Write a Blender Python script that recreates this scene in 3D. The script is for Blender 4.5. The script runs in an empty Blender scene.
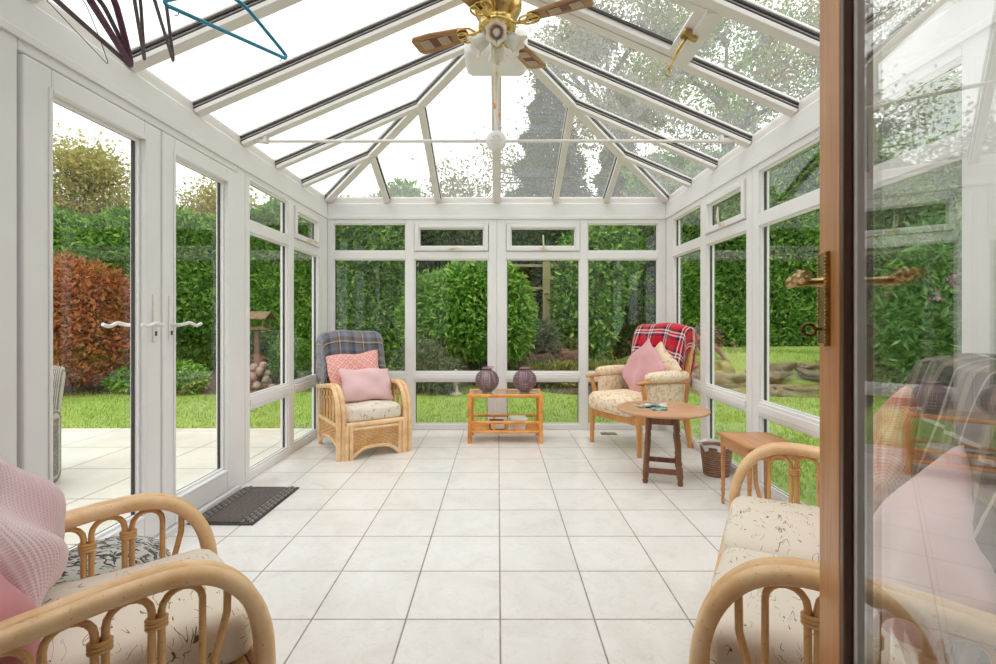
import bpy, bmesh, math, random
import numpy as np
from mathutils import Vector, Matrix, Euler
R = math.radians
PI = math.pi
SC = bpy.context.scene
COL = SC.collection
random.seed(7)

# ------------------------------------------------------------------ camera
F = 493.0          # focal length in pixels of the 996 px wide frame
HC = 1.10          # camera height
cam = bpy.data.cameras.new('camera')
cam.sensor_width = 36.0
cam.lens = 36.0 * F / 996.0
cam.shift_y = -13.0 / 996.0
cam.clip_start = 0.02
camo = bpy.data.objects.new('camera', cam)
COL.objects.link(camo)
camo.location = (0, 0, HC)
camo.rotation_euler = (R(90), 0, 0)
SC.camera = camo
SC.view_settings.view_transform = 'Standard'
SC.view_settings.look = 'None'
SC.view_settings.gamma = 1.0
SC.view_settings.use_curve_mapping = False

# ------------------------------------------------------------------ objects
def tag(o, label=None, cat=None, group=None, kind=None):
    if label: o['label'] = label
    if cat: o['category'] = cat
    if group: o['group'] = group
    if kind: o['kind'] = kind
    return o

def thing(name, label, cat, loc=(0, 0, 0), rz=0.0, group=None, kind=None):
    o = bpy.data.objects.new(name, None)
    o.empty_display_size = 0.1
    COL.objects.link(o)
    o.location = loc
    o.rotation_euler = (0, 0, rz)
    return tag(o, label, cat, group, kind)

def copy_tree(o, parent=None):
    c = o.copy()
    COL.objects.link(c)
    c.parent = parent
    for ch in o.children:
        copy_tree(ch, c)
    return c

def catmull(pts, n=8, closed=False):
    P = [Vector(p) for p in pts]
    out = []
    m = len(P)
    rng = range(m) if closed else range(m - 1)
    for i in rng:
        if closed:
            p0, p1, p2, p3 = P[(i - 1) % m], P[i], P[(i + 1) % m], P[(i + 2) % m]
        else:
            p1, p2 = P[i], P[i + 1]
            p0 = P[i - 1] if i > 0 else p1 * 2 - p2
            p3 = P[i + 2] if i + 2 < m else p2 * 2 - p1
        for k in range(n):
            t = k / n
            out.append(0.5 * ((2 * p1) + (p2 - p0) * t + (2 * p0 - 5 * p1 + 4 * p2 - p3) * t * t + (3 * p1 - p0 - 3 * p2 + p3) * t ** 3))
    if not closed:
        out.append(P[-1].copy())
    return out

class MB:
    """collects shapes for ONE mesh object"""
    def __init__(self):
        self.v = []; self.f = []; self.uv = {}; self.sm = []
    def add(self, verts, faces, smooth=False, uvs=None):
        b = len(self.v)
        self.v += [tuple(p) for p in verts]
        for k, f in enumerate(faces):
            self.f.append(tuple(b + i for i in f))
            self.sm.append(smooth)
            if uvs is not None:
                self.uv[len(self.f) - 1] = [uvs[i] for i in f]
        return self
    def box(self, c, s, rot=None, mapf=None):
        hx, hy, hz = s[0] / 2, s[1] / 2, s[2] / 2
        vs = [Vector((x * hx, y * hy, z * hz)) for x in (-1, 1) for y in (-1, 1) for z in (-1, 1)]
        if rot is not None:
            M = rot if isinstance(rot, Matrix) else Euler(rot).to_matrix()
            vs = [M @ v for v in vs]
        vs = [v + Vector(c) for v in vs]
        if mapf: vs = [mapf(*v) for v in vs]
        return self.add(vs, [(0, 1, 3, 2), (4, 6, 7, 5), (0, 4, 5, 1), (2, 3, 7, 6), (0, 2, 6, 4), (1, 5, 7, 3)])
    def lohi(self, lo, hi, mapf=None):
        return self.box([(a + b) / 2 for a, b in zip(lo, hi)], [abs(b - a) for a, b in zip(lo, hi)], None, mapf)
    def bar(self, a, b, w, h, up=(0, 0, 1)):
        """rectangular bar from a to b, w across, h along up"""
        a, b = Vector(a), Vector(b)
        d = (b - a).normalized()
        s = d.cross(Vector(up)).normalized()
        u = s.cross(d).normalized()
        vs = []
        for p in (a, b):
            for i, j in ((-1, -1), (1, -1), (1, 1), (-1, 1)):
                vs.append(p + s * (i * w / 2) + u * (j * h / 2))
        return self.add(vs, [(0, 1, 2, 3), (7, 6, 5, 4), (0, 4, 5, 1), (1, 5, 6, 2), (2, 6, 7, 3), (3, 7, 4, 0)])
    def tube(self, pts, r, seg=10, closed=False, cap=True, flat=1.0, up=None):
        P = [Vector(p) for p in pts]
        n = len(P)
        rad = r if hasattr(r, '__len__') else [r] * n
        T = []
        for i in range(n):
            if closed: t = P[(i + 1) % n] - P[(i - 1) % n]
            else: t = P[min(i + 1, n - 1)] - P[max(i - 1, 0)]
            T.append(t.normalized() if t.length > 1e-9 else Vector((0, 0, 1)))
        ref = Vector(up) if up else (Vector((0, 0, 1)) if abs(T[0].z) < .9 else Vector((1, 0, 0)))
        nrm = (ref - T[0] * ref.dot(T[0])).normalized()
        vs = []
        for i in range(n):
            if i: nrm = nrm - T[i] * nrm.dot(T[i]); nrm.normalize()
            bi = T[i].cross(nrm)
            for k in range(seg):
                a = 2 * PI * k / seg
                vs.append(P[i] + (nrm * math.cos(a) * flat + bi * math.sin(a)) * rad[i])
        fs = []
        m = n if closed else n - 1
        for i in range(m):
            j = (i + 1) % n
            for k in range(seg):
                l = (k + 1) % seg
                fs.append((i * seg + k, i * seg + l, j * seg + l, j * seg + k))
        self.add(vs, fs, True)
        if cap and not closed:
            self.add(vs[:seg], [tuple(range(seg))[::-1]])
            self.add(vs[-seg:], [tuple(range(seg))])
        return self
    def lathe(self, prof, c=(0, 0, 0), seg=24, M=None, smooth=True):
        vs = []; fs = []
        for (r, z) in prof:
            for k in range(seg):
                a = 2 * PI * k / seg
                p = Vector((r * math.cos(a), r * math.sin(a), z))
                if M is not None: p = M @ p
                vs.append(p + Vector(c))
        for i in range(len(prof) - 1):
            for k in range(seg):
                l = (k + 1) % seg
                fs.append((i * seg + k, i * seg + l, (i + 1) * seg + l, (i + 1) * seg + k))
        self.add(vs, fs, smooth)
        n = len(prof)
        if prof[0][0] > 1e-4: self.add(vs[:seg], [tuple(range(seg))[::-1]])
        if prof[-1][0] > 1e-4: self.add(vs[(n - 1) * seg:], [tuple(range(seg))])
        return self
    def grid(self, fn, nu, nv, smooth=True, closed_u=False):
        vs = []; uvs = []
        for i in range(nu + 1):
            for j in range(nv + 1):
                p, uv = fn(i / nu, j / nv)
                vs.append(p); uvs.append(uv)
        fs = []
        for i in range(nu):
            for j in range(nv):
                a = i * (nv + 1) + j
                fs.append((a, a + 1, a + nv + 2, a + nv + 1))
        return self.add(vs, fs, smooth, uvs)
    def rbox(self, c, s, r=.03, n=10, M=None, bulge=(0, 0, 0), wob=0.0, seed=0, fn=None):
        """rounded, optionally bulging box (cushions)"""
        hs = [x / 2 for x in s]
        key = {}; vs = []; fs = []; uvs = []
        rnd = random.Random(seed); ph = [rnd.uniform(0, 6) for _ in range(6)]
        def vert(p):
            k = tuple(round(x, 5) for x in p)
            if k in key: return key[k]
            q = [max(-hs[i] + r, min(hs[i] - r, p[i] * hs[i])) for i in range(3)]
            d = Vector([p[i] * hs[i] - q[i] for i in range(3)])
            if d.length > 1e-9:
                d = d.normalized() * r
            o = [q[i] + d[i] for i in range(3)]
            for i in range(3):
                j, l = (i + 1) % 3, (i + 2) % 3
                o[i] += bulge[i] * p[i] * (1 - p[j] ** 2) * (1 - p[l] ** 2)
            if wob:
                o[2] += wob * (math.sin(p[0] * 5 + ph[0]) * math.sin(p[1] * 4 + ph[1]))
                o[1] += wob * math.sin(p[0] * 6 + ph[2]) * math.cos(p[2] * 3 + ph[3])
            if fn: o = fn(o)
            o = Vector(o)
            uvs.append((o.x, o.y + o.z))
            if M is not None: o = M @ o
            vs.append(o + Vector(c))
            key[k] = len(vs) - 1
            return key[k]
        # denser parameter spacing near edges
        ts = [-1 + 2 * i / n for i in range(n + 1)]
        ts = [math.copysign(abs(t) ** .75, t) for t in ts]
        for ax in range(3):
            j, l = (ax + 1) % 3, (ax + 2) % 3
            for sgn in (-1, 1):
                for a in range(n):
                    for b in range(n):
                        q = []
                        for (aa, bb) in ((a, b), (a + 1, b), (a + 1, b + 1), (a, b + 1)):
                            p = [0, 0, 0]; p[ax] = sgn; p[j] = ts[aa]; p[l] = ts[bb]
                            q.append(vert(p))
                        fs.append(tuple(q) if sgn > 0 else tuple(q[::-1]))
        return self.add(vs, fs, True, uvs)
    def build(self, name, m, parent=None, bevel=0, solid=0, sub=0, loc=None, rot=None, recalc=True, label=None):
        me = bpy.data.meshes.new(name)
        me.from_pydata(self.v, [], self.f)
        if self.uv:
            lay = me.uv_layers.new(name='UVMap')
            k = 0
            for i, f in enumerate(self.f):
                u = self.uv.get(i)
                for j in range(len(f)):
                    if u: lay.data[k].uv = u[j]
                    k += 1
        me.polygons.foreach_set('use_smooth', self.sm)
        if recalc:
            bm = bmesh.new(); bm.from_mesh(me)
            bmesh.ops.recalc_face_normals(bm, faces=bm.faces)
            bm.to_mesh(me); bm.free()
        me.materials.append(m)
        me.update()
        o = bpy.data.objects.new(name, me)
        COL.objects.link(o)
        if parent: o.parent = parent
        if loc is not None: o.location = loc
        if rot is not None: o.rotation_euler = rot
        if solid:
            md = o.modifiers.new('solid', 'SOLIDIFY'); md.thickness = solid; md.offset = 0
        if bevel:
            md = o.modifiers.new('bevel', 'BEVEL'); md.width = bevel; md.segments = 2; md.limit_method = 'ANGLE'; md.angle_limit = R(40)
        if sub:
            md = o.modifiers.new('sub', 'SUBSURF'); md.levels = sub; md.render_levels = sub
        if label: o['label'] = label
        return o

# ------------------------------------------------------------------ materials
class NT:
    def __init__(self, name):
        self.m = bpy.data.materials.new(name)
        self.m.use_nodes = True
        self.t = self.m.node_tree
        self.b = self.t.nodes['Principled BSDF']
        self.out = self.t.nodes['Material Output']
    def n(self, typ, ins=None, **kw):
        nd = self.t.nodes.new(typ)
        for k, v in kw.items(): setattr(nd, k, v)
        for k, v in (ins or {}).items(): self.put(nd.inputs[k], v)
        return nd
    def put(self, sock, v):
        if isinstance(v, bpy.types.NodeSocket): self.t.links.new(v, sock)
        elif isinstance(v, bpy.types.Node): self.t.links.new(v.outputs[0], sock)
        else:
            if sock.type == 'RGBA' and len(v) == 3: v = (*v, 1)
            sock.default_value = v
    def math(self, op, a, b=0.0, c=0.0, clamp=False):
        nd = self.n('ShaderNodeMath', {0: a, 1: b, 2: c}, operation=op); nd.use_clamp = clamp
        return nd.outputs[0]
    def mix(self, f, a, b, mode='MIX'):
        nd = self.n('ShaderNodeMix', data_type='RGBA', blend_type=mode)
        self.put(nd.inputs[0], f); self.put(nd.inputs[6], a); self.put(nd.inputs[7], b)
        return nd.outputs[2]
    def coord(self, which='Object', scale=(1, 1, 1), rot=(0, 0, 0), loc=(0, 0, 0)):
        tc = self.n('ShaderNodeTexCoord')
        mp = self.n('ShaderNodeMapping', {0: tc.outputs[which], 'Scale': scale, 'Rotation': rot, 'Location': loc})
        return mp.outputs[0]
    def noise(self, vec, scale=5, detail=3, rough=.5, dist=0.0):
        return self.n('ShaderNodeTexNoise', {'Vector': vec, 'Scale': scale, 'Detail': detail, 'Roughness': rough, 'Distortion': dist})
    def ramp(self, f, stops, interp='LINEAR'):
        nd = self.n('ShaderNodeValToRGB', {0: f})
        cr = nd.color_ramp; cr.interpolation = interp
        while len(cr.elements) < len(stops): cr.elements.new(.5)
        for e, (p, c) in zip(cr.elements, sorted(stops, key=lambda s: s[0])):
            e.position = p; e.color = (*c, 1) if len(c) == 3 else c
        return nd.outputs[0]
    def bump(self, h, strength=.3, dist=.01):
        self.put(self.b.inputs['Normal'], self.n('ShaderNodeBump', {'Height': h, 'Strength': strength, 'Distance': dist}))
    def set(self, **kw):
        for k, v in kw.items():
            self.put(self.b.inputs[k.replace('_', ' ')], v)
        return self
    @property
    def xyz(self): return None

def srgb(r, g, b):
    f = lambda c: (c / 255 / 12.92) if c / 255 <= .04045 else ((c / 255 + .055) / 1.055) ** 2.4
    return (f(r), f(g), f(b))

def plain(name, col, rough=.5, metal=0.0, var=.06, scale=20, bump=0.0, spec=.5, coat=0.0):
    t = NT(name)
    v = t.coord()
    nz = t.noise(v, scale, 4)
    c = t.ramp(nz.outputs[0], [(.3, tuple(x * (1 - var) for x in col)), (.7, tuple(min(1, x * (1 + var)) for x in col))])
    t.set(Base_Color=c, Roughness=rough, Metallic=metal)
    t.b.inputs['Specular IOR Level'].default_value = spec
    if coat: t.b.inputs['Coat Weight'].default_value = coat
    if bump: t.bump(nz.outputs[0], bump, .005)
    return t.m

def wood(name, c0, c1, rough=.4, axis='z', scale=1.0, coat=.15):
    t = NT(name)
    s = {'x': (1.5, 22, 22), 'y': (22, 1.5, 22), 'z': (22, 22, 1.5)}[axis]
    v = t.coord('Object', tuple(k * scale for k in s))
    n1 = t.noise(v, 1.0, 6, .65, .6)
    n2 = t.noise(v, 4.0, 3, .6)
    f = t.math('ADD', t.math('MULTIPLY', n1.outputs[0], .75), t.math('MULTIPLY', n2.outputs[0], .25))
    c = t.ramp(f, [(.3, c0), (.5, tuple((a + b) / 2 for a, b in zip(c0, c1))), (.7, c1)])
    t.set(Base_Color=c, Roughness=rough)
    t.b.inputs['Coat Weight'].default_value = coat
    t.bump(f, .15, .003)
    return t.m

def cane(name, c0, c1):
    t = NT(name)
    v = t.coord()
    n1 = t.noise(v, 9, 4, .6)
    n2 = t.noise(v, 90, 2, .5)
    c = t.ramp(n1.outputs[0], [(.28, c0), (.62, c1)])
    c2 = t.mix(t.math('MULTIPLY', t.math('GREATER_THAN', n2.outputs[0], .68), .35), c, tuple(x * .45 for x in c0))
    t.set(Base_Color=c2, Roughness=.38)
    t.b.inputs['Coat Weight'].default_value = .2
    return t.m

def fabric(name, col, var=.08, weave=400, rough=.9, bump=.25):
    t = NT(name)
    v = t.coord()
    n1 = t.noise(v, 6, 4)
    w = t.noise(v, weave, 2)
    c = t.ramp(n1.outputs[0], [(.3, tuple(x * (1 - var) for x in col)), (.7, tuple(min(1, x * (1 + var)) for x in col))])
    t.set(Base_Color=c, Roughness=rough)
    t.b.inputs['Sheen Weight'].default_value = .25
    t.b.inputs['Specular IOR Level'].default_value = .2
    t.bump(w.outputs[0], bump, .002)
    return t.m

def botanical(name, base, strokes, dens=.56, scale=5.0):
    """cream cloth with scattered thin leaf and stem strokes"""
    t = NT(name)
    tc = t.n('ShaderNodeTexCoord').outputs['Object']
    wob = t.noise(tc, 6, 2)
    vv = t.n('ShaderNodeVectorMath', {0: tc, 1: t.n('ShaderNodeVectorMath', {0: wob.outputs['Color'], 1: (.10, .10, .10)}, operation='MULTIPLY')}, operation='ADD').outputs[0]
    c = base
    for k, (col, rot, thr) in enumerate(strokes):
        mp = t.n('ShaderNodeMapping', {0: vv, 'Rotation': rot, 'Scale': (scale * 1.2, scale * 5.5, scale * 3.5), 'Location': (k * 3.7, k * 1.9, k * .7)}).outputs[0]
        n1 = t.noise(mp, 1.0, 1.5, .5, .3).outputs[0]
        line = t.math('LESS_THAN', t.math('ABSOLUTE', t.math('SUBTRACT', n1, .5)), .012 * thr)
        msk = t.noise(tc, scale * 3.4 + k * .6, 1).outputs[0]
        m = t.math('MULTIPLY', line, t.math('GREATER_THAN', msk, dens))
        c = t.mix(m, c, col)
    n1 = t.noise(tc, 3, 3)
    c = t.mix(t.math('MULTIPLY', n1.outputs[0], .16), c, tuple(x * .72 for x in base))
    t.set(Base_Color=c, Roughness=.85)
    t.b.inputs['Specular IOR Level'].default_value = .25
    t.bump(t.noise(tc, 350, 2).outputs[0], .2, .002)
    return t.m

def plaid(name, warp, weft, size=.16):
    """stripes as (position, colour) across one repeat, by UV in metres"""
    t = NT(name)
    uv = t.n('ShaderNodeTexCoord').outputs['UV']
    sx = t.n('ShaderNodeSeparateXYZ', {0: uv})
    wob = t.noise(uv, 60, 2).outputs[0]
    def band(s, stops):
        f = t.math('FRACT', t.math('ADD', t.math('DIVIDE', s, size), t.math('MULTIPLY', wob, .02)))
        return t.ramp(f, stops, 'CONSTANT')
    a, b = band(sx.outputs[0], warp), band(sx.outputs[1], weft)
    tw = t.math('FRACT', t.math('MULTIPLY', t.math('ADD', sx.outputs[0], sx.outputs[1]), 220))
    c = t.mix(t.math('ADD', .32, t.math('MULTIPLY', t.math('GREATER_THAN', tw, .5), .36)), a, b)
    t.set(Base_Color=c, Roughness=.95)
    t.b.inputs['Sheen Weight'].default_value = .3
    t.b.inputs['Specular IOR Level'].default_value = .1
    t.bump(t.noise(uv, 500, 2).outputs[0], .3, .003)
    return t.m

def glass(name, f0=.045, tint=(.97, .985, .975), dirt=0.0, dscale=3.0):
    """clear pane: see-through with a mirror reflection that grows at grazing angles, some with a film of dirt"""
    t = NT(name)
    g = t.n('ShaderNodeNewGeometry')
    d = t.n('ShaderNodeVectorMath', {0: g.outputs['Incoming'], 1: g.outputs['Normal']}, operation='DOT_PRODUCT').outputs['Value']
    p = t.math('POWER', t.math('SUBTRACT', 1.0, t.math('ABSOLUTE', d), clamp=True), 5.0)
    fac = t.math('ADD', f0, t.math('MULTIPLY', p, 1 - f0), clamp=True)
    tr = t.n('ShaderNodeBsdfTransparent', {0: tint})
    gl = t.n('ShaderNodeBsdfGlossy', {0: (1, 1, 1), 'Roughness': 0.0})
    base = tr.outputs[0]
    if dirt:
        v = t.coord()
        n1 = t.noise(v, dscale, 5, .65).outputs[0]
        n2 = t.noise(v, 40, 3, .6).outputs[0]
        df = t.math('MULTIPLY', t.math('ADD', t.math('MULTIPLY', n1, .8), t.math('MULTIPLY', n2, .5)), dirt * 1.6, clamp=True)
        tl = t.n('ShaderNodeBsdfTranslucent', {0: (.92, .92, .90)})
        base = t.n('ShaderNodeMixShader', {0: df, 1: base, 2: tl.outputs[0]}).outputs[0]
    sh = t.n('ShaderNodeMixShader', {0: fac, 1: base, 2: gl.outputs[0]})
    t.t.links.new(sh.outputs[0], t.out.inputs[0])
    return t.m

def leafmat(name, dark, mid, light, rough=.45, trans=.3, extra=None):
    t = NT(name)
    g = t.n('ShaderNodeNewGeometry')
    ri = g.outputs['Random Per Island']
    stops = [(0, dark), (.5, mid), (1, light)]
    if extra: stops = [(0, dark), (.4, mid), (.78, light), (1, extra)]
    c = t.ramp(ri, stops)
    big = t.noise(t.coord('Object'), .9, 2).outputs[0]
    c = t.mix(t.math('MULTIPLY', big, .40), c, tuple(x * .6 for x in mid))
    t.set(Base_Color=c, Roughness=rough)
    t.b.inputs['Specular IOR Level'].default_value = .22
    tl = t.n('ShaderNodeBsdfTranslucent', {0: c})
    sh = t.n('ShaderNodeMixShader', {0: trans, 1: t.b.outputs[0], 2: tl.outputs[0]})
    t.t.links.new(sh.outputs[0], t.out.inputs[0])
    return t.m

# ------------------------------------------------------------------ foliage
def leaf_mesh(name, P, N, L, W, m, parent=None, seed=1, spread=.9, droop=.1, fold=.25):
    """one mesh of many folded pointed leaves: one at every point P, growing away along N"""
    rng = np.random.default_rng(seed)
    n = len(P)
    N = N / (np.linalg.norm(N, axis=1, keepdims=True) + 1e-9)
    A = N + rng.normal(0, spread, (n, 3)); A[:, 2] -= droop
    A /= np.linalg.norm(A, axis=1, keepdims=True) + 1e-9
    S = np.cross(A, N + rng.normal(0, .5, (n, 3))); S /= np.linalg.norm(S, axis=1, keepdims=True) + 1e-9
    U = np.cross(S, A)
    l = (L * rng.uniform(.65, 1.25, (n, 1))); w = l * (W / L)
    V = np.empty((n, 4, 3))
    V[:, 0] = P
    V[:, 1] = P + A * l * .5 + S * w * .5 + U * w * fold
    V[:, 2] = P + A * l - U * l * .12
    V[:, 3] = P + A * l * .5 - S * w * .5 + U * w * fold
    b = np.arange(n)[:, None] * 4
    T = np.concatenate([b + np.array([[0, 1, 2]]), b + np.array([[0, 2, 3]])], 1).astype(np.int32)
    return raw_mesh(name, V.reshape(-1, 3), T.reshape(-1), m, parent)

def raw_mesh(name, V, tri, m, parent=None, smooth=False):
    me = bpy.data.meshes.new(name)
    nv, nl = len(V), len(tri)
    me.vertices.add(nv); me.vertices.foreach_set('co', np.ascontiguousarray(V, dtype=np.float32).reshape(-1))
    me.loops.add(nl); me.loops.foreach_set('vertex_index', np.ascontiguousarray(tri, dtype=np.int32))
    nf = nl // 3
    me.polygons.add(nf); me.polygons.foreach_set('loop_start', np.arange(0, nl, 3, dtype=np.int32))
    me.polygons.foreach_set('use_smooth', np.full(nf, smooth))
    me.materials.append(m); me.update(calc_edges=True); me.validate()
    o = bpy.data.objects.new(name, me); COL.objects.link(o)
    if parent: o.parent = parent
    return o

def blob_points(blobs, n, rng, shell=.55):
    """points and outward normals over the outer shell of ellipsoids (c, r)"""
    vol = np.array([b[1][0] * b[1][1] + b[1][1] * b[1][2] + b[1][0] * b[1][2] for b in blobs]); vol = vol / vol.sum()
    idx = rng.choice(len(blobs), n, p=vol)
    C = np.array([b[0] for b in blobs], float)[idx]; Rr = np.array([b[1] for b in blobs], float)[idx]
    D = rng.normal(0, 1, (n, 3)); D /= np.linalg.norm(D, axis=1, keepdims=True)
    k = (shell + (1 - shell) * rng.random((n, 1)) ** .6)
    P = C + D * Rr * k
    N = D / Rr; N /= np.linalg.norm(N, axis=1, keepdims=True)
    return P, N
# ------------------------------------------------------------------ material set
UPVC = plain('white_upvc', (.82, .805, .80), .32, 0, .015, 6)
UPVC_IN = plain('white_upvc_trim', (.80, .785, .78), .35, 0, .02, 6)
RAFT = plain('cream_rafter_upvc', (.78, .745, .715), .4, 0, .03, 8)
GASK = plain('dark_gasket', (.035, .028, .026), .5)
GLASS = glass('window_glass', .032)
ROOFG = glass('roof_glass', .04, (.97, .98, .97), .08, 1.5)
DOORG = glass('door_glass', .115, (.96, .97, .96))
WHITE_MET = plain('white_handle', (.82, .80, .77), .3)
BRASS = plain('polished_brass', (.66, .47, .17), .2, 1.0, .1, 30)
BRASS_OLD = plain('aged_brass', (.46, .31, .12), .30, 1.0, .25, 40)
BRASS_DARK = plain('tarnished_brass', (.16, .11, .05), .42, 1.0, .3, 60)
CANE = cane('pale_cane', srgb(220, 170, 114), srgb(242, 206, 160))
CANE_DK = cane('honey_cane', srgb(202, 148, 86), srgb(232, 184, 122))
AMBER = cane('amber_bamboo', srgb(206, 122, 40), srgb(238, 166, 80))
OAK_DOOR = wood('door_oak', srgb(170, 106, 54), srgb(214, 154, 96), .42, 'z')
OAK_DOOR_H = wood('door_oak_rail', srgb(170, 106, 54), srgb(214, 154, 96), .42, 'y')
WALNUT = wood('door_dark_bead', srgb(66, 38, 24), srgb(104, 64, 44), .4, 'z')
CHAIRW = wood('chair_teak', srgb(188, 124, 64), srgb(222, 162, 98), .38, 'z')
TABLEW = wood('table_top_wood', srgb(174, 124, 90), srgb(216, 168, 130), .4, 'x', .6)
DARKW = wood('dark_turned_wood', srgb(84, 50, 30), srgb(142, 92, 58), .4, 'z')
SIDEW = wood('side_table_wood', srgb(166, 106, 60), srgb(210, 152, 100), .35, 'y')
BOT_A = botanical('cream_botanical', srgb(230, 218, 202), [(srgb(112, 100, 66), (0, 0, .5), .55), (srgb(96, 76, 56), (0, 0, 1.7), .45), (srgb(146, 138, 90), (0, .4, 2.5), .7)], .56, 5.5)
FLORAL = botanical('cream_floral', srgb(238, 220, 192), [(srgb(218, 166, 138), (0, 0, .5), 4.0), (srgb(190, 176, 138), (0, .6, 1.4), 2.4), (srgb(214, 176, 144), (.5, 0, 2.4), 3.5)], .57, 11)
POUF = botanical('grey_print', srgb(196, 192, 184), [(srgb(60, 56, 54), (0, 0, .5), 2.6), (srgb(70, 66, 64), (0, .3, 1.7), 2.6), (srgb(60, 58, 58), (.4, 0, 2.4), 2.6)], .45, 9)
PINK = fabric('pale_pink_cloth', srgb(226, 192, 196), .05)
ROSE = fabric('dusty_rose_cloth', srgb(200, 132, 138), .06)
CREAMC = fabric('plain_cream_cloth', srgb(222, 204, 178), .05)

# ------------------------------------------------------------------ room numbers
XL, XR, YB = -1.69, 1.665, 4.885
ZE0, ZE1 = 2.10, 2.25             # eaves beam
ZR = 2.977                        # ridge underside
YRE = 3.21                        # far end of the ridge
YH = 0.16                         # house wall face

mapL = lambda u, v, z: Vector((XL - v, u, z))
mapR = lambda u, v, z: Vector((XR + v, u, z))
mapB = lambda u, v, z: Vector((u, YB + v, z))

# ------------------------------------------------------------------ floor
def floor_mat():
    t = NT('marbled_floor_tile')
    tc = t.n('ShaderNodeTexCoord').outputs['Object']
    sx = t.n('ShaderNodeSeparateXYZ', {0: tc})
    T = .345
    ux = t.math('DIVIDE', t.math('SUBTRACT', sx.outputs[0], .008), T)
    uy = t.math('DIVIDE', t.math('SUBTRACT', sx.outputs[1], .081), T)
    def edge(u):
        f = t.math('FRACT', t.math('ADD', u, 50))
        return t.math('MINIMUM', f, t.math('SUBTRACT', 1.0, f))
    e = t.math('MINIMUM', edge(ux), edge(uy))
    g = t.math('LESS_THAN', e, .0092)
    cell = t.n('ShaderNodeCombineXYZ', {0: t.math('FLOOR', ux), 1: t.math('FLOOR', uy)})
    wn = t.n('ShaderNodeTexWhiteNoise', {'Vector': cell.outputs[0]})
    off = t.n('ShaderNodeVectorMath', {0: wn.outputs['Color'], 1: (9, 9, 9)}, operation='MULTIPLY').outputs[0]
    vv = t.n('ShaderNodeVectorMath', {0: tc, 1: off}, operation='ADD').outputs[0]
    n1 = t.noise(vv, 3.2, 6, .62, 1.2).outputs[0]
    n2 = t.noise(vv, 11, 5, .6, .8).outputs[0]
    base = t.ramp(n1, [(.3, srgb(226, 220, 214)), (.5, srgb(233, 229, 225)), (.72, srgb(238, 235, 232))])
    vein = t.math('LESS_THAN', t.math('ABSOLUTE', t.math('SUBTRACT', n2, .5)), .012)
    base = t.mix(t.math('MULTIPLY', vein, .22), base, srgb(206, 196, 184))
    base = t.mix(t.math('MULTIPLY', wn.outputs['Value'], .10), base, srgb(214, 206, 200))
    grout = t.ramp(t.noise(tc, 14, 2).outputs[0], [(.3, srgb(138, 128, 118)), (.7, srgb(166, 156, 146))])
    c = t.mix(g, base, grout)
    t.set(Base_Color=c, Roughness=t.math('ADD', .22, t.math('MULTIPLY', g, .5)))
    h = t.math('SUBTRACT', t.math('MULTIPLY', n1, .15), g)
    t.bump(h, .35, .002)
    return t.m
b = MB(); b.lohi((XL - .10, YH - 4.2, -.12), (XR + .10, YB + .10, 0))
tag(b.build('floor', floor_mat()), kind='structure')

# low solid walls of the house beside and behind the camera
PLAST = plain('white_wall_panel', (.74, .72, .71), .55, 0, .02, 5)
b = MB(); b.lohi((XL - .18, YH, 0), (XL, 1.66, ZE0))
tag(b.build('wall_left', PLAST), kind='structure')
b = MB(); b.lohi((XR, YH, 0), (XR + .18, 1.64, ZE0))
tag(b.build('wall_right', PLAST), kind='structure')
b = MB()
b.lohi((XL - .18, YH - .26, 0), (-1.0, YH, 3.15)); b.lohi((.43, YH - .26, 0), (XR + .18, YH, 3.15)); b.lohi((-1.0, YH - .26, 2.12), (.43, YH, 3.15))
tag(b.build('wall_front', PLAST), kind='structure')

# the house room the camera stands in
INN = plain('cream_room_wall', srgb(214, 204, 190), .7, 0, .02, 4)
for nm, lo_, hi_ in (('wall_inner_left', (XL - .28, YH - 4.2, 0), (XL - .18, YH - .26, 2.5)), ('wall_inner_right', (XR + .18, YH - 4.2, 0), (XR + .28, YH - .26, 2.5)),
                     ('wall_inner_back', (XL - .28, YH - 4.3, 0), (XR + .28, YH - 4.2, 2.5)), ('room_ceiling', (XL - .28, YH - 4.3, 2.5), (XR + .28, YH - .26, 2.6))):
    b = MB(); b.lohi(lo_, hi_); tag(b.build(nm, INN), kind='structure')

# ------------------------------------------------------------------ window units
ZS = [.055, .485, .572, 1.695, 1.771, 2.046]
def wframe_bar(mb, mp, u0, u1, z0, z1, v0=0.0, v1=.07):
    mb.lohi((u0, v0, z0), (u1, v1, z1), mp)
def glazed(mp, parent, beads, gask, u0, u1, z0, z1, vg=.036, grow=0.0):
    """bead, gasket and pane of one glazed opening"""
    w = .012
    for (a0, a1, c0, c1) in ((u0, u0 + w, z0, z1), (u1 - w, u1, z0, z1), (u0 + w, u1 - w, z0, z0 + w), (u0 + w, u1 - w, z1 - w, z1)):
        beads.lohi((a0, vg - .024, c0), (a1, vg - .007, c1), mp)
    w2 = .017
    for (a0, a1, c0, c1) in ((u0, u0 + w2, z0, z1), (u1 - w2, u1, z0, z1), (u0 + w2, u1 - w2, z0, z0 + w2 * .5), (u0 + w2, u1 - w2, z1 - w2 * .5, z1)):
        gask.lohi((a0, vg - .007, c0), (a1, vg + .008, c1), mp)
    p = MB(); p.lohi((u0 + .004, vg - .003, z0 + .004), (u1 - .004, vg + .003, z1 - .004), mp)
    p.build('pane', GLASS, parent)

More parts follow.
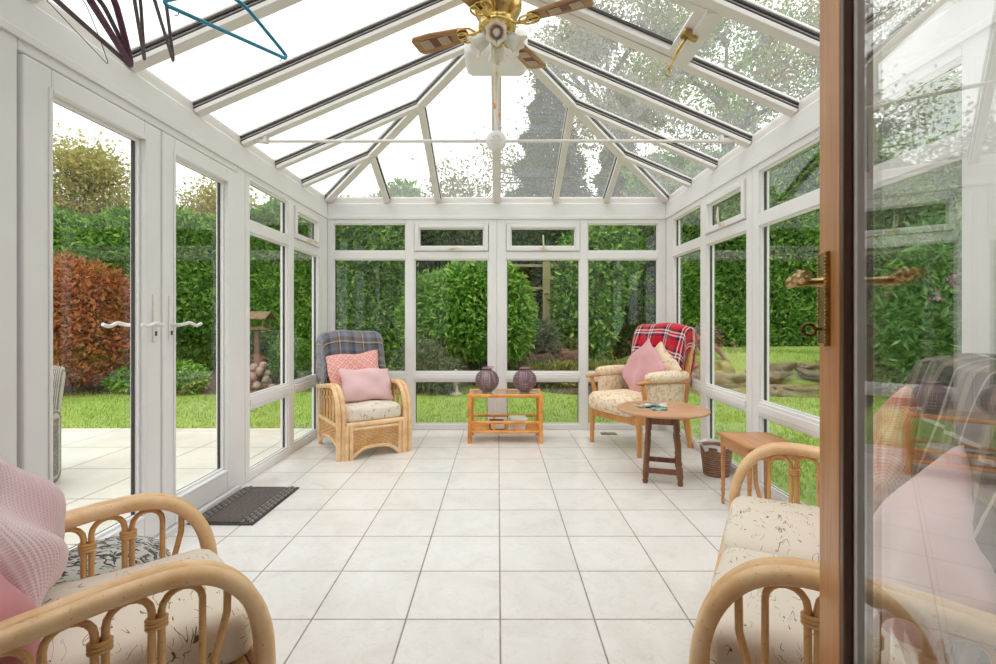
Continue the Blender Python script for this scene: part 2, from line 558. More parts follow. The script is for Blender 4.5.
def sash(mp, parent, u0, u1, z0, z1, hmode='flat'):
    """top-hung opener: raised inner frame, its pane and handle"""
    s = MB(); w = .042
    for (a0, a1, c0, c1) in ((u0, u0 + w, z0, z1), (u1 - w, u1, z0, z1), (u0 + w, u1 - w, z0, z0 + w), (u0 + w, u1 - w, z1 - w, z1)):
        s.lohi((a0, -.016, c0), (a1, .055, c1), mp)
    so = s.build('sash', UPVC_IN, parent, bevel=.006)
    g = MB(); bd = MB()
    glazed(mp, so, bd, g, u0 + w, u1 - w, z0 + w, z1 - w)
    bd.build('bead', UPVC, so); g.build('gasket', GASK, so)
    h = MB(); um = (u0 + u1) / 2; zm = z0 + w / 2
    h.lohi((um - .035, -.026, zm - .012), (um + .035, -.016, zm + .012), mp)
    if hmode == 'up':
        h.tube([mp(um, -.028, zm), mp(um, -.045, zm + .01), mp(um, -.05, zm + .06), mp(um - .004, -.05, zm + .13)], [.008, .009, .008, .006], 8)
    else:
        h.tube([mp(um, -.028, zm), mp(um, -.046, zm + .002), mp(um + .05, -.05, zm + .006), mp(um + .11, -.048, zm - .004)], [.008, .009, .008, .006], 8)
    h.build('handle', plain('cream_handle', srgb(226, 214, 190), .35), so)

def window(name, mp, cols, posts, ends, label):
    """cols: (u0, u1, opener); posts: solid uprights (u0, u1); ends: outer u limits"""
    root = thing(name, label, 'window', kind='structure')
    fr = MB()
    for (a, c) in posts: wframe_bar(fr, mp, a, c, .0, ZE0)
    beads, gask = MB(), MB()
    for (u0, u1, op) in cols:
        for (z0, z1) in ((0, ZS[0]), (ZS[1], ZS[2]), (ZS[3], ZS[4]), (ZS[5], ZE0)):
            wframe_bar(fr, mp, u0, u1, z0, z1, 0.0, .07)
        # sloped nosing on the low rail and on the floor rail
        fr.lohi((u0, -.008, ZS[1] + .02), (u1, 0, ZS[2] - .02), mp)
        glazed(mp, root, beads, gask, u0, u1, ZS[0], ZS[1])
        glazed(mp, root, beads, gask, u0, u1, ZS[2], ZS[3])
        if op: sash(mp, root, u0 + .004, u1 - .004, ZS[4] + .003, ZS[5] - .003, op)
        else: glazed(mp, root, beads, gask, u0, u1, ZS[4], ZS[5])
    fr.build('frame', UPVC, root, bevel=.005)
    beads.build('bead', UPVC_IN, root)
    gask.build('gasket', GASK, root)
    return root

window('window_1', mapL, [(3.36, 3.985, None), (4.085, 4.66, 'flat')], [(3.30, 3.36), (3.985, 4.085), (4.66, 4.885)], None,
       'white framed side window between the french doors and the corner')
window('window_2', mapB, [(-1.633, -.913, None), (-.83, -.093, 'flat')], [(XL, -1.633), (-.913, -.83), (-.093, -.012)], None,
       'white framed end window behind the wicker armchair')
window('window_3', mapB, [(.079, .813, 'up'), (.885, 1.586, None)], [(-.010, .079), (.813, .885), (1.586, XR)], None,
       'white framed end window behind the tartan draped chair')
window('window_4', mapR, [(4.06, 4.69, None), (3.31, 3.95, 'up')], [(4.69, 4.885), (3.95, 4.06), (3.235, 3.31)], None,
       'white framed side window beside the tartan draped chair')
window('window_5', mapR, [(2.46, 3.15, None), (1.77, 2.36, None)], [(3.15, 3.23), (2.36, 2.46), (1.64, 1.77)], None,
       'white framed side window beside the cane sofa')

# ------------------------------------------------------------------ french doors
def leaf(name, y0, y1, g0, g1, label):
    root = thing(name, label, 'door', kind='structure')
    fr = MB()
    zt, zb, gz0, gz1 = 2.04, .035, .165, 1.952
    fr.lohi((y0, -.012, zb), (g0, .06, zt), mapL); fr.lohi((g1, -.012, zb), (y1, .06, zt), mapL)
    fr.lohi((g0, -.012, zb), (g1, .06, gz0), mapL); fr.lohi((g0, -.012, gz1), (g1, .06, zt), mapL)
    fr.build('leaf_frame', UPVC, root, bevel=.007)
    bd, gk = MB(), MB()
    glazed(mapL, root, bd, gk, g0, g1, gz0, gz1, .034)
    # stepped inner moulding
    st = MB(); w = .016
    for (a0, a1, c0, c1) in ((g0 - w, g0, gz0 - w, gz1 + w), (g1, g1 + w, gz0 - w, gz1 + w), (g0, g1, gz0 - w, gz0), (g0, g1, gz1, gz1 + w)):
        st.lohi((a0, -.018, c0), (a1, -.010, c1), mapL)
    st.build('moulding', UPVC_IN, root, bevel=.004)
    bd.build('bead', UPVC_IN, root); gk.build('gasket', GASK, root)
    return root
d1 = leaf('door_1', 1.745, 2.457, 1.855, 2.342, 'white french door leaf beside the white wall panel')
d2 = leaf('door_2', 2.467, 3.185, 2.563, 3.058, 'white french door leaf beside the side window')
fr = MB()
fr.lohi((1.66, 0, 0), (1.735, .075, ZE0), mapL); fr.lohi((3.195, 0, 0), (3.295, .075, ZE0), mapL)
fr.lohi((1.735, 0, 2.05), (3.195, .075, ZE0), mapL); fr.lohi((1.735, -.03, 0), (3.195, .075, .03), mapL)
tag(fr.build('trim_1', UPVC, bevel=.006), kind='structure')

def lever(mb, y, z, dy, v=-.02, sg=-1, L=.13):
    pts = [mapL(y, v, z), mapL(y, v + sg * .035, z), mapL(y + dy * .02, v + sg * .048, z + .002), mapL(y + dy * L * .45, v + sg * .05, z + .010),
           mapL(y + dy * L * .75, v + sg * .05, z - .004), mapL(y + dy * L, v + sg * .05, z + .006)]
    mb.tube(catmull(pts, 6), .0085, 8)
def door_handle(root, y, dy, both=False, L=.13):
    pl = MB(); pl.lohi((y - .014, -.021, .99), (y + .014, -.011, 1.22 - .0), mapL)
    po = pl.build('handle_plate', WHITE_MET, root, bevel=.004)
    l = MB(); lever(l, y, 1.07, dy, L=L); l.build('lever', WHITE_MET, po)
    if both:
        l = MB(); lever(l, y, 1.07, dy, .06, 1, L); l.build('outside_lever', WHITE_MET, po)
    k = MB(); k.lohi((y - .006, -.024, 1.018), (y + .006, -.020, 1.04), mapL); k.build('keyhole', BRASS_DARK, po)
door_handle(d1, 2.405, -1, True, .16)
door_handle(d2, 2.52, 1, False, .17)

# ------------------------------------------------------------------ roof (ceiling)
roof = thing('ceiling', 'glazed conservatory roof with white rafters and hipped end', 'roof', kind='structure')
eb = MB()
eb.lohi((XL - .14, YH, ZE0), (XL, YB + .14, ZE1)); eb.build('eaves_beam', UPVC, roof, bevel=.008)
eb = MB(); eb.lohi((XR, YH, ZE0), (XR + .14, YB + .14, ZE1)); eb.build('eaves_beam', UPVC, roof, bevel=.008)
eb = MB(); eb.lohi((XL, YB, ZE0), (XR, YB + .14, ZE1)); eb.build('eaves_beam', UPVC, roof, bevel=.008)
# filler between the beam and the glass
m = MB(); m.lohi((XL - .05, YH, ZE1 - .01), (XL - .012, YB + .05, ZE1 + .062)); m.build('eaves_filler', RAFT, roof)
m = MB(); m.lohi((XR + .012, YH, ZE1 - .01), (XR + .05, YB + .05, ZE1 + .062)); m.build('eaves_filler', RAFT, roof)
m = MB(); m.lohi((XL - .012, YB + .012, ZE1 - .01), (XR + .012, YB + .05, ZE1 + .062)); m.build('eaves_filler', RAFT, roof)
# thin cover lip under each beam
lp = MB(); lp.lohi((XL, YH, ZE0 - .012), (XL + .012, YB, ZE0 + .02)); lp.lohi((XR - .012, YH, ZE0 - .012), (XR, YB, ZE0 + .02)); lp.lohi((XL + .012, YB - .012, ZE0 - .012), (XR - .012, YB, ZE0 + .02))
lp.build('cover_lip', UPVC_IN, roof, bevel=.003)

WL, WR = -XL, XR
XM = (XL + XR) / 2               # ridge line
HW = (XR - XL) / 2
SL = (ZR - ZE1) / HW
YC = YB - HW                      # hip apex
def zroof_side(x): return ZE1 + SL * (HW - abs(x - XM))

def rafter(a, b, w=.062, h=.05, name='rafter'):
    """white bar carrying the glass; its thin dark gaskets run along both sides"""
    a, b = Vector(a), Vector(b)
    d = (b - a).normalized(); s = d.cross(Vector((0, 0, 1))).normalized(); u = s.cross(d)
    m = MB(); m.bar(a + u * .012, b + u * .012, w, .024); m.bar(a + u * .037, b + u * .037, w * .72, .026); m.bar(a + u * .062, b + u * .062, w * 1.25, .012)
    o = m.build(name, RAFT, roof, bevel=.003)
    g = MB()
    for k in (-1, 1):
        g.bar(a + u * .051 + s * k * w * .42, b + u * .051 + s * k * w * .42, .012, .012)
        g.bar(a + u * .030 + s * k * w * .42, b + u * .030 + s * k * w * .42, .006, .006)
    g.build('gasket', GASK, o)
    return o
RY = [.76, 1.265, 1.77, 2.275, 2.78, 3.285]
for y in RY:
    yy = min(y, YC + .0)
    for sx in (-1, 1):
        xe = XL if sx < 0 else XR
        top = (XM + sx * .03, y if y < 3.2 else YC + .05, ZR - .012) if y < 3.2 else (XM + sx * (y - YC + .03), y, ZR - SL * (y - YC + .03))
        rafter((xe, y, ZE1), top)
for k, y in enumerate((3.79, 4.295)):
    off = YB - y                  # distance in from the end wall
    for sx in (-1, 1):
        xe = XL if sx < 0 else XR
        xh = xe - sx * off
        rafter((xe, y, ZE1), (xh, y, ZE1 + SL * off), .055)
        rafter((xh, YB, ZE1), (xh, y, ZE1 + SL * off), .055)
rafter((XM, YB, ZE1), (XM, YC, ZR), .06)
for sx in (-1, 1):
    xe = XL if sx < 0 else XR
    rafter((xe, YB, ZE1), (XM, YC, ZR), .07, name='hip_rafter')
m = MB(); m.lohi((XM - .05, YH, ZR - .02), (XM + .05, YC + .03, ZR + .07)); m.build('ridge', RAFT, roof, bevel=.006)
m = MB()
M_ = Matrix.Rotation(0, 3, 'Z')
m.rbox((XM, YC - .0, ZR - .145), (.40, .30, .19), .045, 8)
m.build('ridge_end_boss', UPVC, roof)
# panes
def roofpane(c):
    m = MB(); up = Vector((0, 0, .006))
    c = [Vector(p) + Vector((0, 0, .054)) for p in c]
    n = len(c)
    m.add(c + [p + up for p in c], [tuple(range(n)), tuple(range(n, 2 * n))[::-1]] + [(i, (i + 1) % n, n + (i + 1) % n, n + i) for i in range(n)])
    m.build('roof_pane', ROOFG, roof)
ys = [YH] + RY[:-1]
for sx in (-1, 1):
    xe = XL if sx < 0 else XR
    for i in range(len(RY)):
        y0 = ys[i] if i else YH
        y1 = RY[i] if i < len(RY) - 1 else YC
        roofpane([(xe, y0, ZE1), (xe, y1, ZE1), (XM, y1, ZR), (XM, y0, ZR)])
    yy = [YC, 3.79, 4.295, YB]
    for a, c in zip(yy[:-1], yy[1:]):
        pa, pc = YB - a, YB - c
        roofpane([(xe, a, ZE1), (xe, c, ZE1), (xe - sx * pc, c, ZE1 + SL * pc), (xe - sx * pa, a, ZE1 + SL * pa)])
        roofpane([(xe - sx * pa, YB, ZE1), (xe - sx * pc, YB, ZE1), (xe - sx * pc, c, ZE1 + SL * pc), (xe - sx * pa, a, ZE1 + SL * pa)])
# roof vent on the garden side bay
def onroof(x, y, dz=0): return Vector((x, y, zroof_side(x) + dz))
xb = 1.02
m = MB(); m.bar(onroof(xb, 2.30, .02), onroof(xb, 2.76, .02), .09, .05); m.build('vent_crossbar', RAFT, roof, bevel=.003)
v = MB()
ca, cb = (XM + .12), xb - .05
for (p, q) in (((ca, 2.335), (cb, 2.335)), ((ca, 2.72), (cb, 2.72))): v.bar(onroof(*p, .03), onroof(*q, .03), .05, .05)
for x in (ca, cb): v.bar(onroof(x, 2.31, .03), onroof(x, 2.745, .03), .05, .05, (1, 0, 2))
vo = v.build('roof_vent', RAFT, roof, bevel=.004)
v = MB()
for y in (2.365, 2.69): v.bar(onroof(ca, y, .046), onroof(cb, y, .046), .012, .014)
v.build('gasket', GASK, vo)
w = MB(); p0 = onroof(.955, 2.50, -.012)
w.rbox(p0, (.05, .06, .03), .01, 4)
w.rbox(p0 + Vector((.02, -.01, -.022)), (.07, .035, .022), .008, 4, Matrix.Rotation(.5, 3, 'Y'))
p1 = p0 + Vector((-.085, .01, -.17))
w.tube([p0 + Vector((0, 0, -.02)), p0.lerp(p1, .5), p1], [.008, .011, .007], 8)
c = p1 + Vector((-.006, -.002, -.022))
w.tube([c + Vector((math.cos(a) * .012, 0, math.sin(a) * .020)) for a in [2 * PI * k / 14 for k in range(14)]], .004, 6, closed=True)
w.build('vent_winder', BRASS_OLD, vo, label='aged brass roof vent winder with a ring end')

# tie bar with its rosette and drop rod, and the rail the hangers hang on
tb = thing('tie_bar', 'white tie bar across the roof with a round rosette in the middle', 'tie bar', (XM, 3.285, 2.285))
m = MB(); m.tube([(XL + .14 - XM, 0, 0), (XR - .17 - XM, 0, 0)], .011, 10); m.build('rod', RAFT, tb)
m = MB(); m.tube([(0, 0, .03), (0, 0, .58)], .012, 10); m.build('drop_rod', RAFT, tb)
m = MB()
m.lathe([(0, -.030), (.02, -.032), (.045, -.026), (.062, -.020), (.068, -.012), (.068, .012), (.05, .022), (0, .024)], (0, -.0, 0), 28, Matrix.Rotation(R(90), 3, 'X'))
ro = m.build('rosette', UPVC, tb)
m = MB()
for k in range(8):
    a = 2 * PI * k / 8
    m.rbox((.03 * math.cos(a), -.031, .03 * math.sin(a)), (.014, .008, .014), .003, 3)
m.build('relief_pattern', RAFT, ro)
for sx in (-1, 1):
    m = MB(); xx = (XL + .115 if sx < 0 else XR - .15) - XM
    m.rbox((xx, 0, .004), (.09, .03, .036), .008, 4, Matrix.Rotation(-sx * .12, 3, 'Y'))
    m.rbox((xx - sx * .03, 0, .012), (.03, .045, .055), .008, 4)
    m.build('bracket', RAFT, tb)
m = MB(); m.tube([(XL + .06, 1.70, 2.285), (XR - .06, 1.70, 2.285)], .010, 10); m.build('hanging_rail', RAFT, roof)
for sx in (-1, 1):
    pass
from mathutils import noise as mnoise
# ------------------------------------------------------------------ outside
ZG = -.06
rng = np.random.default_rng(11)
def px(x, y, Y):                       # where a sight line meets the depth Y
    return Vector(((x - 498) * Y / F, Y, HC - (y - 319) * Y / F))
def lawn_mat():
    t = NT('mown_lawn')
    v = t.coord()
    a = t.noise(v, 1.2, 4).outputs[0]; b_ = t.noise(v, 60, 3).outputs[0]; d = t.noise(v, 9, 4).outputs[0]
    c = t.ramp(a, [(.3, srgb(146, 172, 78)), (.7, srgb(170, 192, 100))])
    c = t.mix(t.math('MULTIPLY', b_, .6), c, srgb(116, 142, 56))
    c = t.mix(t.math('MULTIPLY', t.math('GREATER_THAN', d, .6), .25), c, srgb(178, 182, 104))
    t.set(Base_Color=c, Roughness=.9); t.b.inputs['Specular IOR Level'].default_value = .15
    t.bump(b_, .8, .03)
    return t.m
def bankz(x, y):
    """raised grass bank that fills the garden beyond the rockery"""
    k = max(0, min(1, (x - 1.8) / 1.6)) * max(0, min(1, (y - 8.6) / .7))
    k = k * k * (3 - 2 * k)
    return ZG + .50 * k + .012 * math.sin(x * 2.1 + y) + .010 * math.sin(y * 1.7 - x * .6)
m = MB()
m.grid(lambda u, v: ((-26 + 52 * u, -14 + 40 * v, bankz(-26 + 52 * u, -14 + 40 * v)), (u, v)), 130, 100)
LAWN = lawn_mat()
lawn = tag(m.build('lawn', LAWN), kind='structure')
# grass blades, uncountable
n = 90000
gx = rng.uniform(-11, 9, n); gy = rng.uniform(4.95, 10.4, n) ; 
side = rng.random(n) < .25
gy[side] = rng.uniform(1.5, 5.0, side.sum()); gx[side] = rng.uniform(1.95, 6, side.sum())
gz = np.array([bankz(a, c) for a, c in zip(gx, gy)])
keep = ~((gx < -1.8) & (gy < 5.08)) & ~((gx > -1.95) & (gx < 1.9) & (gy < 5.1))
P = np.stack([gx, gy, gz], 1)[keep]; n = len(P)
h = rng.uniform(.02, .05, (n, 1)); ang = rng.uniform(0, 6.28, n); wd = .006
D = np.stack([np.cos(ang), np.sin(ang), np.zeros(n)], 1)
V = np.empty((n, 3, 3)); V[:, 0] = P - D * wd; V[:, 1] = P + D * wd; V[:, 2] = P + np.concatenate([rng.normal(0, .012, (n, 2)), h], 1)
GRASS = leafmat('grass_blade', srgb(122, 152, 56), srgb(152, 180, 82), srgb(186, 204, 122), .6, .35)
tag(raw_mesh('grass', V.reshape(-1, 3), np.arange(n * 3, dtype=np.int32), GRASS), 'short mown grass of the lawn around the conservatory', 'grass', kind='stuff')

def patio_mat():
    t = NT('cream_paving')
    tc = t.n('ShaderNodeTexCoord').outputs['Object']; sx = t.n('ShaderNodeSeparateXYZ', {0: tc})
    def e(s, T, o):
        f = t.math('FRACT', t.math('ADD', t.math('DIVIDE', s, T), 40 + o)); return t.math('MINIMUM', f, t.math('SUBTRACT', 1, f))
    g = t.math('LESS_THAN', t.math('MINIMUM', e(sx.outputs[0], .62, .2), e(sx.outputs[1], .62, .05)), .010)
    n1 = t.noise(tc, 1.6, 5, .6).outputs[0]; n2 = t.noise(tc, 50, 3).outputs[0]
    c = t.ramp(n1, [(.3, srgb(196, 190, 176)), (.6, srgb(214, 209, 198))])
    c = t.mix(t.math('MULTIPLY', n2, .12), c, srgb(150, 142, 126))
    c = t.mix(g, c, srgb(150, 140, 124))
    t.set(Base_Color=c, Roughness=.8); t.bump(t.math('SUBTRACT', t.math('MULTIPLY', n2, .2), g), .4, .004)
    return t.m
m = MB(); m.lohi((-12, -2, -.16), (XL - .08, 5.05, -.02)); tag(m.build('patio', patio_mat()), kind='structure')

BARK = wood('tree_bark', srgb(58, 46, 36), srgb(104, 86, 68), .9, 'z', .3, 0)
LAUREL = leafmat('laurel_leaf', srgb(70, 116, 36), srgb(112, 164, 58), srgb(182, 214, 110), .33, .25)
HEDGE = leafmat('hedge_leaf', srgb(62, 106, 34), srgb(106, 158, 54), srgb(182, 212, 110), .4, .25)
HEDGE2 = leafmat('dark_hedge_leaf', srgb(34, 58, 24), srgb(60, 92, 36), srgb(126, 150, 74), .4, .22)
OLIVE = leafmat('olive_leaf', srgb(132, 136, 76), srgb(176, 172, 98), srgb(208, 194, 126), .5, .45, srgb(222, 186, 104))
GREENT = leafmat('tree_leaf', srgb(84, 112, 58), srgb(124, 148, 78), srgb(166, 180, 110), .5, .35)
HAZEL = leafmat('mixed_tree_leaf', srgb(92, 100, 60), srgb(130, 134, 84), srgb(170, 164, 114), .5, .35, srgb(164, 124, 104))
CONIF = leafmat('conifer_needle', srgb(38, 54, 30), srgb(62, 80, 42), srgb(100, 112, 68), .6, .2)
MAPLE = leafmat('maple_leaf', srgb(116, 66, 44), srgb(176, 96, 58), srgb(216, 142, 92), .5, .4, srgb(150, 138, 76))
RHODO = leafmat('rhododendron_leaf', srgb(66, 106, 56), srgb(108, 148, 88), srgb(176, 200, 150), .38, .22)
FERN = leafmat('bed_leaf', srgb(88, 100, 36), srgb(134, 144, 60), srgb(182, 176, 92), .6, .35)
GREYL = leafmat('silver_leaf', srgb(78, 96, 70), srgb(116, 134, 98), srgb(160, 168, 128), .6, .3)
FLOWER = leafmat('pink_petal', srgb(190, 90, 150), srgb(210, 130, 180), srgb(230, 170, 205), .5, .3)
SOIL = plain('dark_soil', srgb(70, 54, 40), .95, 0, .3, 25, .6)
HEDGE_SHADE = plain('dark_hedge_core', srgb(26, 34, 18), .95, 0, .3, 12, .6, .1)

def hedge(name, label, x0, x1, y0, depth, top, nleaf, mat_, seed, L=.13, W=.055, zb=None):
    """upright clipped evergreen hedge along X with a wavering face"""
    rg = np.random.default_rng(seed)
    root = thing(name, label, 'hedge', ((x0 + x1) / 2, y0 + depth / 2, 0))
    off = np.array([(x0 + x1) / 2, y0 + depth / 2, 0])
    zb_ = zb if zb is not None else ZG
    def face(x, z): return .16 * math.sin(x * 1.3 + seed) + .13 * math.sin(z * 2.1 + x * .7) + .10 * math.sin(x * 3.7 + z * 2.9)
    def topz(x): return top(x) + .12 * math.sin(x * 2.3) + .08 * math.sin(x * 5.1)
    c = MB()
    nx = int((x1 - x0) * 2.2)
    def fn(u, v):
        x = x0 + (x1 - x0) * u; tz = topz(x)
        if v < .6: p = (x, y0 + face(x, zb_ + (tz - zb_) * v / .6) + .12, zb_ + (tz - .12 - zb_) * v / .6)
        else: p = (x, y0 + .12 + (depth - .12) * (v - .6) / .4 + face(x, tz) * (1 - (v - .6) / .4), tz - .12)
        return (Vector(p) - Vector(off), (u, v))
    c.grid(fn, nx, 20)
    c.build('shade_core', HEDGE_SHADE, root)  # near-black sheet behind the leaves; its colour stands in for shade between them
    n1 = int(nleaf * .82); n2 = nleaf - n1
    x = rg.uniform(x0, x1, n1); z = rg.uniform(0, 1, n1)
    tz = np.array([topz(a) for a in x]); z = zb_ + (tz - zb_) * z
    y = y0 + np.array([face(a, b) for a, b in zip(x, z)]) + rg.uniform(-.10, .12, n1)
    P1 = np.stack([x, y, z], 1); N1 = np.tile([0, -1, .35], (n1, 1)).astype(float)
    x = rg.uniform(x0, x1, n2); y = y0 + depth * rg.random(n2) ** 1.5
    tz = np.array([topz(a) for a in x]) + rg.uniform(-.12, .22, n2)
    P2 = np.stack([x, y, tz], 1); N2 = np.tile([0, -.3, 1.], (n2, 1))
    leaf_mesh('foliage', np.concatenate([P1, P2]) - off, np.concatenate([N1, N2]), L, W, mat_, root, seed, .75, .05)
    return root
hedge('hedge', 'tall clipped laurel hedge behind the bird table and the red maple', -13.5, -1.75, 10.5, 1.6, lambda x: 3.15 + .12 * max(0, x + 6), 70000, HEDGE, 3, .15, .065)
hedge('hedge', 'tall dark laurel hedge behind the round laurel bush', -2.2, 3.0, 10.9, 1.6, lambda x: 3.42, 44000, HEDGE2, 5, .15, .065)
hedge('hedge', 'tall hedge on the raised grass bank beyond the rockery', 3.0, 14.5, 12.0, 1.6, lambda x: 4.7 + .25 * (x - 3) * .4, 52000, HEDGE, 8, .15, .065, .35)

def tree(name, label, base, height, spread, leaves, mat_, seed, L=.11, W=.055, levels=3, low=.35, sig=.32, nb=7, group=None):
    """trunk, forking boughs and leaves clustered on the twig ends"""
    rd = random.Random(seed); rg = np.random.default_rng(seed)
    root = thing(name, label, 'tree', base, 0, group)
    tk = MB(); tips = []
    def grow(p, d, ln, r, lev):
        q = p + d * ln * .5 + Vector((rd.uniform(-1, 1), rd.uniform(-1, 1), rd.uniform(-.3, .6))) * ln * .08
        e = p + d * ln
        tk.tube([p, q, e], [r, r * .8, r * .6], 6, cap=False)
        if lev == 0:
            tips.append(e); tips.append(q); return
        for k in range(3 if lev > 1 else 4):
            a = Vector((rd.gauss(0, 1), rd.gauss(0, 1), rd.gauss(.25, .6))).normalized()
            nd = (d * .75 + a * .75).normalized()
            grow(p.lerp(e, rd.uniform(.45, 1)), nd, ln * rd.uniform(.55, .8), r * .55, lev - 1)
    tk.tube(catmull([(0, 0, 0), (rd.uniform(-.1, .1), 0, height * .3), (rd.uniform(-.15, .15), rd.uniform(-.15, .15), height * .62), (0, 0, height * .92)], 4), [height * .022 * (1 - .8 * i / 12) for i in range(13)], 8)
    for k in range(nb):
        f = low + (.92 - low) * k / (nb - 1)
        a = k * 2.4 + rd.uniform(-.4, .4)
        up = .25 + .9 * f
        d = Vector((math.cos(a), math.sin(a), up)).normalized()
        grow(Vector((0, 0, height * f)), d, spread * (1.05 - .55 * f) * rd.uniform(.5, .75), height * .010, levels - 1)
    tk.build('trunk', BARK, root)
    T = np.array([tuple(t) for t in tips])
    idx = rg.integers(0, len(T), leaves)
    O = rg.normal(0, sig, (leaves, 3))
    leaf_mesh('crown', T[idx] + O, O + np.array([0, 0, .1]), L, W, mat_, root, seed, .8, .25)
    return root
def gz(p): return Vector((p.x, p.y, ZG))
TR = [('tree', 'tall tree with yellowing olive leaves above the red maple', (-12.3, 14.2), 4.9, 2.7, 17000, OLIVE, 21),
      ('tree', 'green leaved tree rising over the hedge behind the bird table', (-8.6, 14.6), 4.4, 2.0, 12000, OLIVE, 22),
      ('tree', 'light green tree over the hedge near the corner window', (-6.2, 14.0), 3.6, 1.5, 6000, GREENT, 23),
      ('tree', 'small tree showing over the roof beam behind the round laurel bush', (-1.1, 13.8), 4.5, 1.6, 6000, HAZEL, 24),
      ('tree', 'tall tree with thin greyish crown seen through the hazy roof glass', (3.0, 13.6), 9.2, 3.8, 20000, HAZEL, 25),
      ('tree', 'green tree with spreading boughs above the roof vent side', (6.4, 13.8), 9.6, 3.8, 18000, GREENT, 26),
      ('tree', 'tall tree with reddish grey leaves beyond the rhododendron', (9.9, 14.0), 9.4, 3.4, 12000, HAZEL, 27),
      ('tree', 'bushy green tree standing beyond the bank hedge and rhododendron', (12.6, 13.9), 7.4, 3.2, 15000, GREENT, 28)]
for nme, lab, (x, y), h_, sp, nl, mm, sd in TR:
    tree(nme, lab, (x, y, ZG), h_, sp, nl, mm, sd, .12, .07)
def conifer(label, x, y, height, rad, n, seed):
    rg = np.random.default_rng(seed)
    root = thing('conifer', label, 'tree', (x, y, ZG))
    k = MB(); k.tube([(0, 0, 0), (0, 0, height * .95)], [.16, .03], 8); k.build('trunk', BARK, root)
    z = 1 - rg.random(n) ** .6; a = rg.uniform(0, 6.283, n)
    tier = .78 + .22 * np.cos(z * 60 + a * 2)
    r = rad * (1 - z) ** .8 * tier * (1 - .5 * rg.random(n) ** 2) + .05
    P = np.stack([r * np.cos(a), r * np.sin(a), .5 + z * (height - .5)], 1)
    N = np.stack([np.cos(a), np.sin(a), np.full(n, -.1)], 1)
    leaf_mesh('foliage', P, N, .16, .05, CONIF, root, seed, .6, .25)
conifer('tall dark conifer behind the end window, seen through the roof', 1.35, 13.2, 8.0, 1.9, 34000, 31)
conifer('shorter dark conifer behind the hedge beside the tall one', 3.15, 12.9, 6.4, 1.6, 22000, 32)

def shrub(name, label, base, blobs, n, mat_, seed, L, W, cat='shrub', stems=5, shell=.5, stem_h=.6, spread=.7):
    rg = np.random.default_rng(seed); rd = random.Random(seed)
    root = thing(name, label, cat, base)
    s = MB()
    for k in range(stems):
        c, r_ = blobs[k % len(blobs)]
        e = Vector(c) + Vector((rd.uniform(-.4, .4) * r_[0], rd.uniform(-.4, .4) * r_[1], rd.uniform(-.2, .4) * r_[2]))
        s.tube(catmull([(rd.uniform(-.08, .08), rd.uniform(-.08, .08), 0), (e.x * .3, e.y * .3, e.z * .45), tuple(e)], 4), [.03 * r_[2] * (1 - .6 * i / 8) + .004 for i in range(9)], 6)
    s.build('stems', BARK, root)
    P, N = blob_points(blobs, n, rg, shell)
    leaf_mesh('foliage', P, N, L, W, mat_, root, seed, spread, .1)
    return root
shrub('laurel_bush', 'large round glossy laurel bush behind the centre of the end window', (-.30, 8.4, ZG),
      [((-.25, 0, 1.25), (.80, .7, .82)), ((.30, -.1, 1.25), (.62, .6, .85)), ((0, 0, 1.65), (.72, .6, .58)), ((-.72, .1, 1.35), (.5, .5, .6)), ((.5, 0, 1.0), (.42, .5, .55)), ((-1.0, .15, 1.2), (.4, .4, .75))], 26000, LAUREL, 41, .12, .045, stems=7, shell=.35)
shrub('maple_shrub', 'rusty red maple shrub in the border outside the french doors', (-6.75, 7.9, ZG),
      [((0, 0, 1.25), (1.0, .9, .75)), ((.55, -.1, .95), (.62, .6, .65)), ((-.6, 0, 1.0), (.8, .7, .7)), ((.1, 0, 1.65), (.75, .6, .45)), ((.3, -.2, .55), (.7, .6, .40)), ((-.35, .1, 2.0), (.4, .35, .25)), ((.62, 0, 1.55), (.35, .35, .22)), ((.95, -.1, .75), (.35, .35, .3)), ((-.9, 0, 1.5), (.4, .4, .3))], 13000, MAPLE, 42, .10, .042, stems=7, shell=.2, spread=1.0)
shrub('rhododendron', 'rhododendron with narrow pale leaves and pink flowers beside the rockery', (6.9, 7.6, ZG),
      [((0, 0, 1.1), (1.3, 1.0, 1.1)), ((.5, .1, 2.0), (1.1, .9, .8)), ((-.6, -.1, .8), (.9, .8, .8)), ((1.2, 0, 1.3), (1.0, .9, 1.1)), ((-.2, 0, 1.9), (.8, .7, .7))], 15000, RHODO, 43, .19, .042, stems=8, shell=.4)
rh = bpy.data.objects['rhododendron']
Pf, Nf = blob_points([((0, 0, 1.1), (1.32, 1.02, 1.12)), ((-.6, -.1, .8), (.92, .82, .82)), ((1.2, 0, 1.3), (1.0, .9, 1.1))], 26, np.random.default_rng(5), .97)
Pf = np.repeat(Pf, 14, 0) + np.random.default_rng(6).normal(0, .035, (26 * 14, 3))
leaf_mesh('blossom', Pf, np.repeat(Nf, 14, 0), .06, .045, FLOWER, rh, 9, .9, 0)
shrub('clipped_shrub', 'small clipped dome shrub beside the bird table', (-3.72, 8.9, ZG), [((0, 0, .42), (.40, .38, .42))], 3200, HEDGE, 44, .07, .03)
shrub('border_shrub', 'low leafy shrub under the red maple', (-5.05, 7.7, ZG), [((0, 0, .22), (.5, .35, .26)), ((-.6, .05, .2), (.45, .3, .22))], 3600, LAUREL, 45, .09, .04)
shrub('border_shrub', 'dark low bush in front of the hedge beside the french door stile', (-4.6, 9.6, ZG), [((0, 0, .35), (.8, .4, .42))], 3600, HEDGE2, 46, .09, .04)
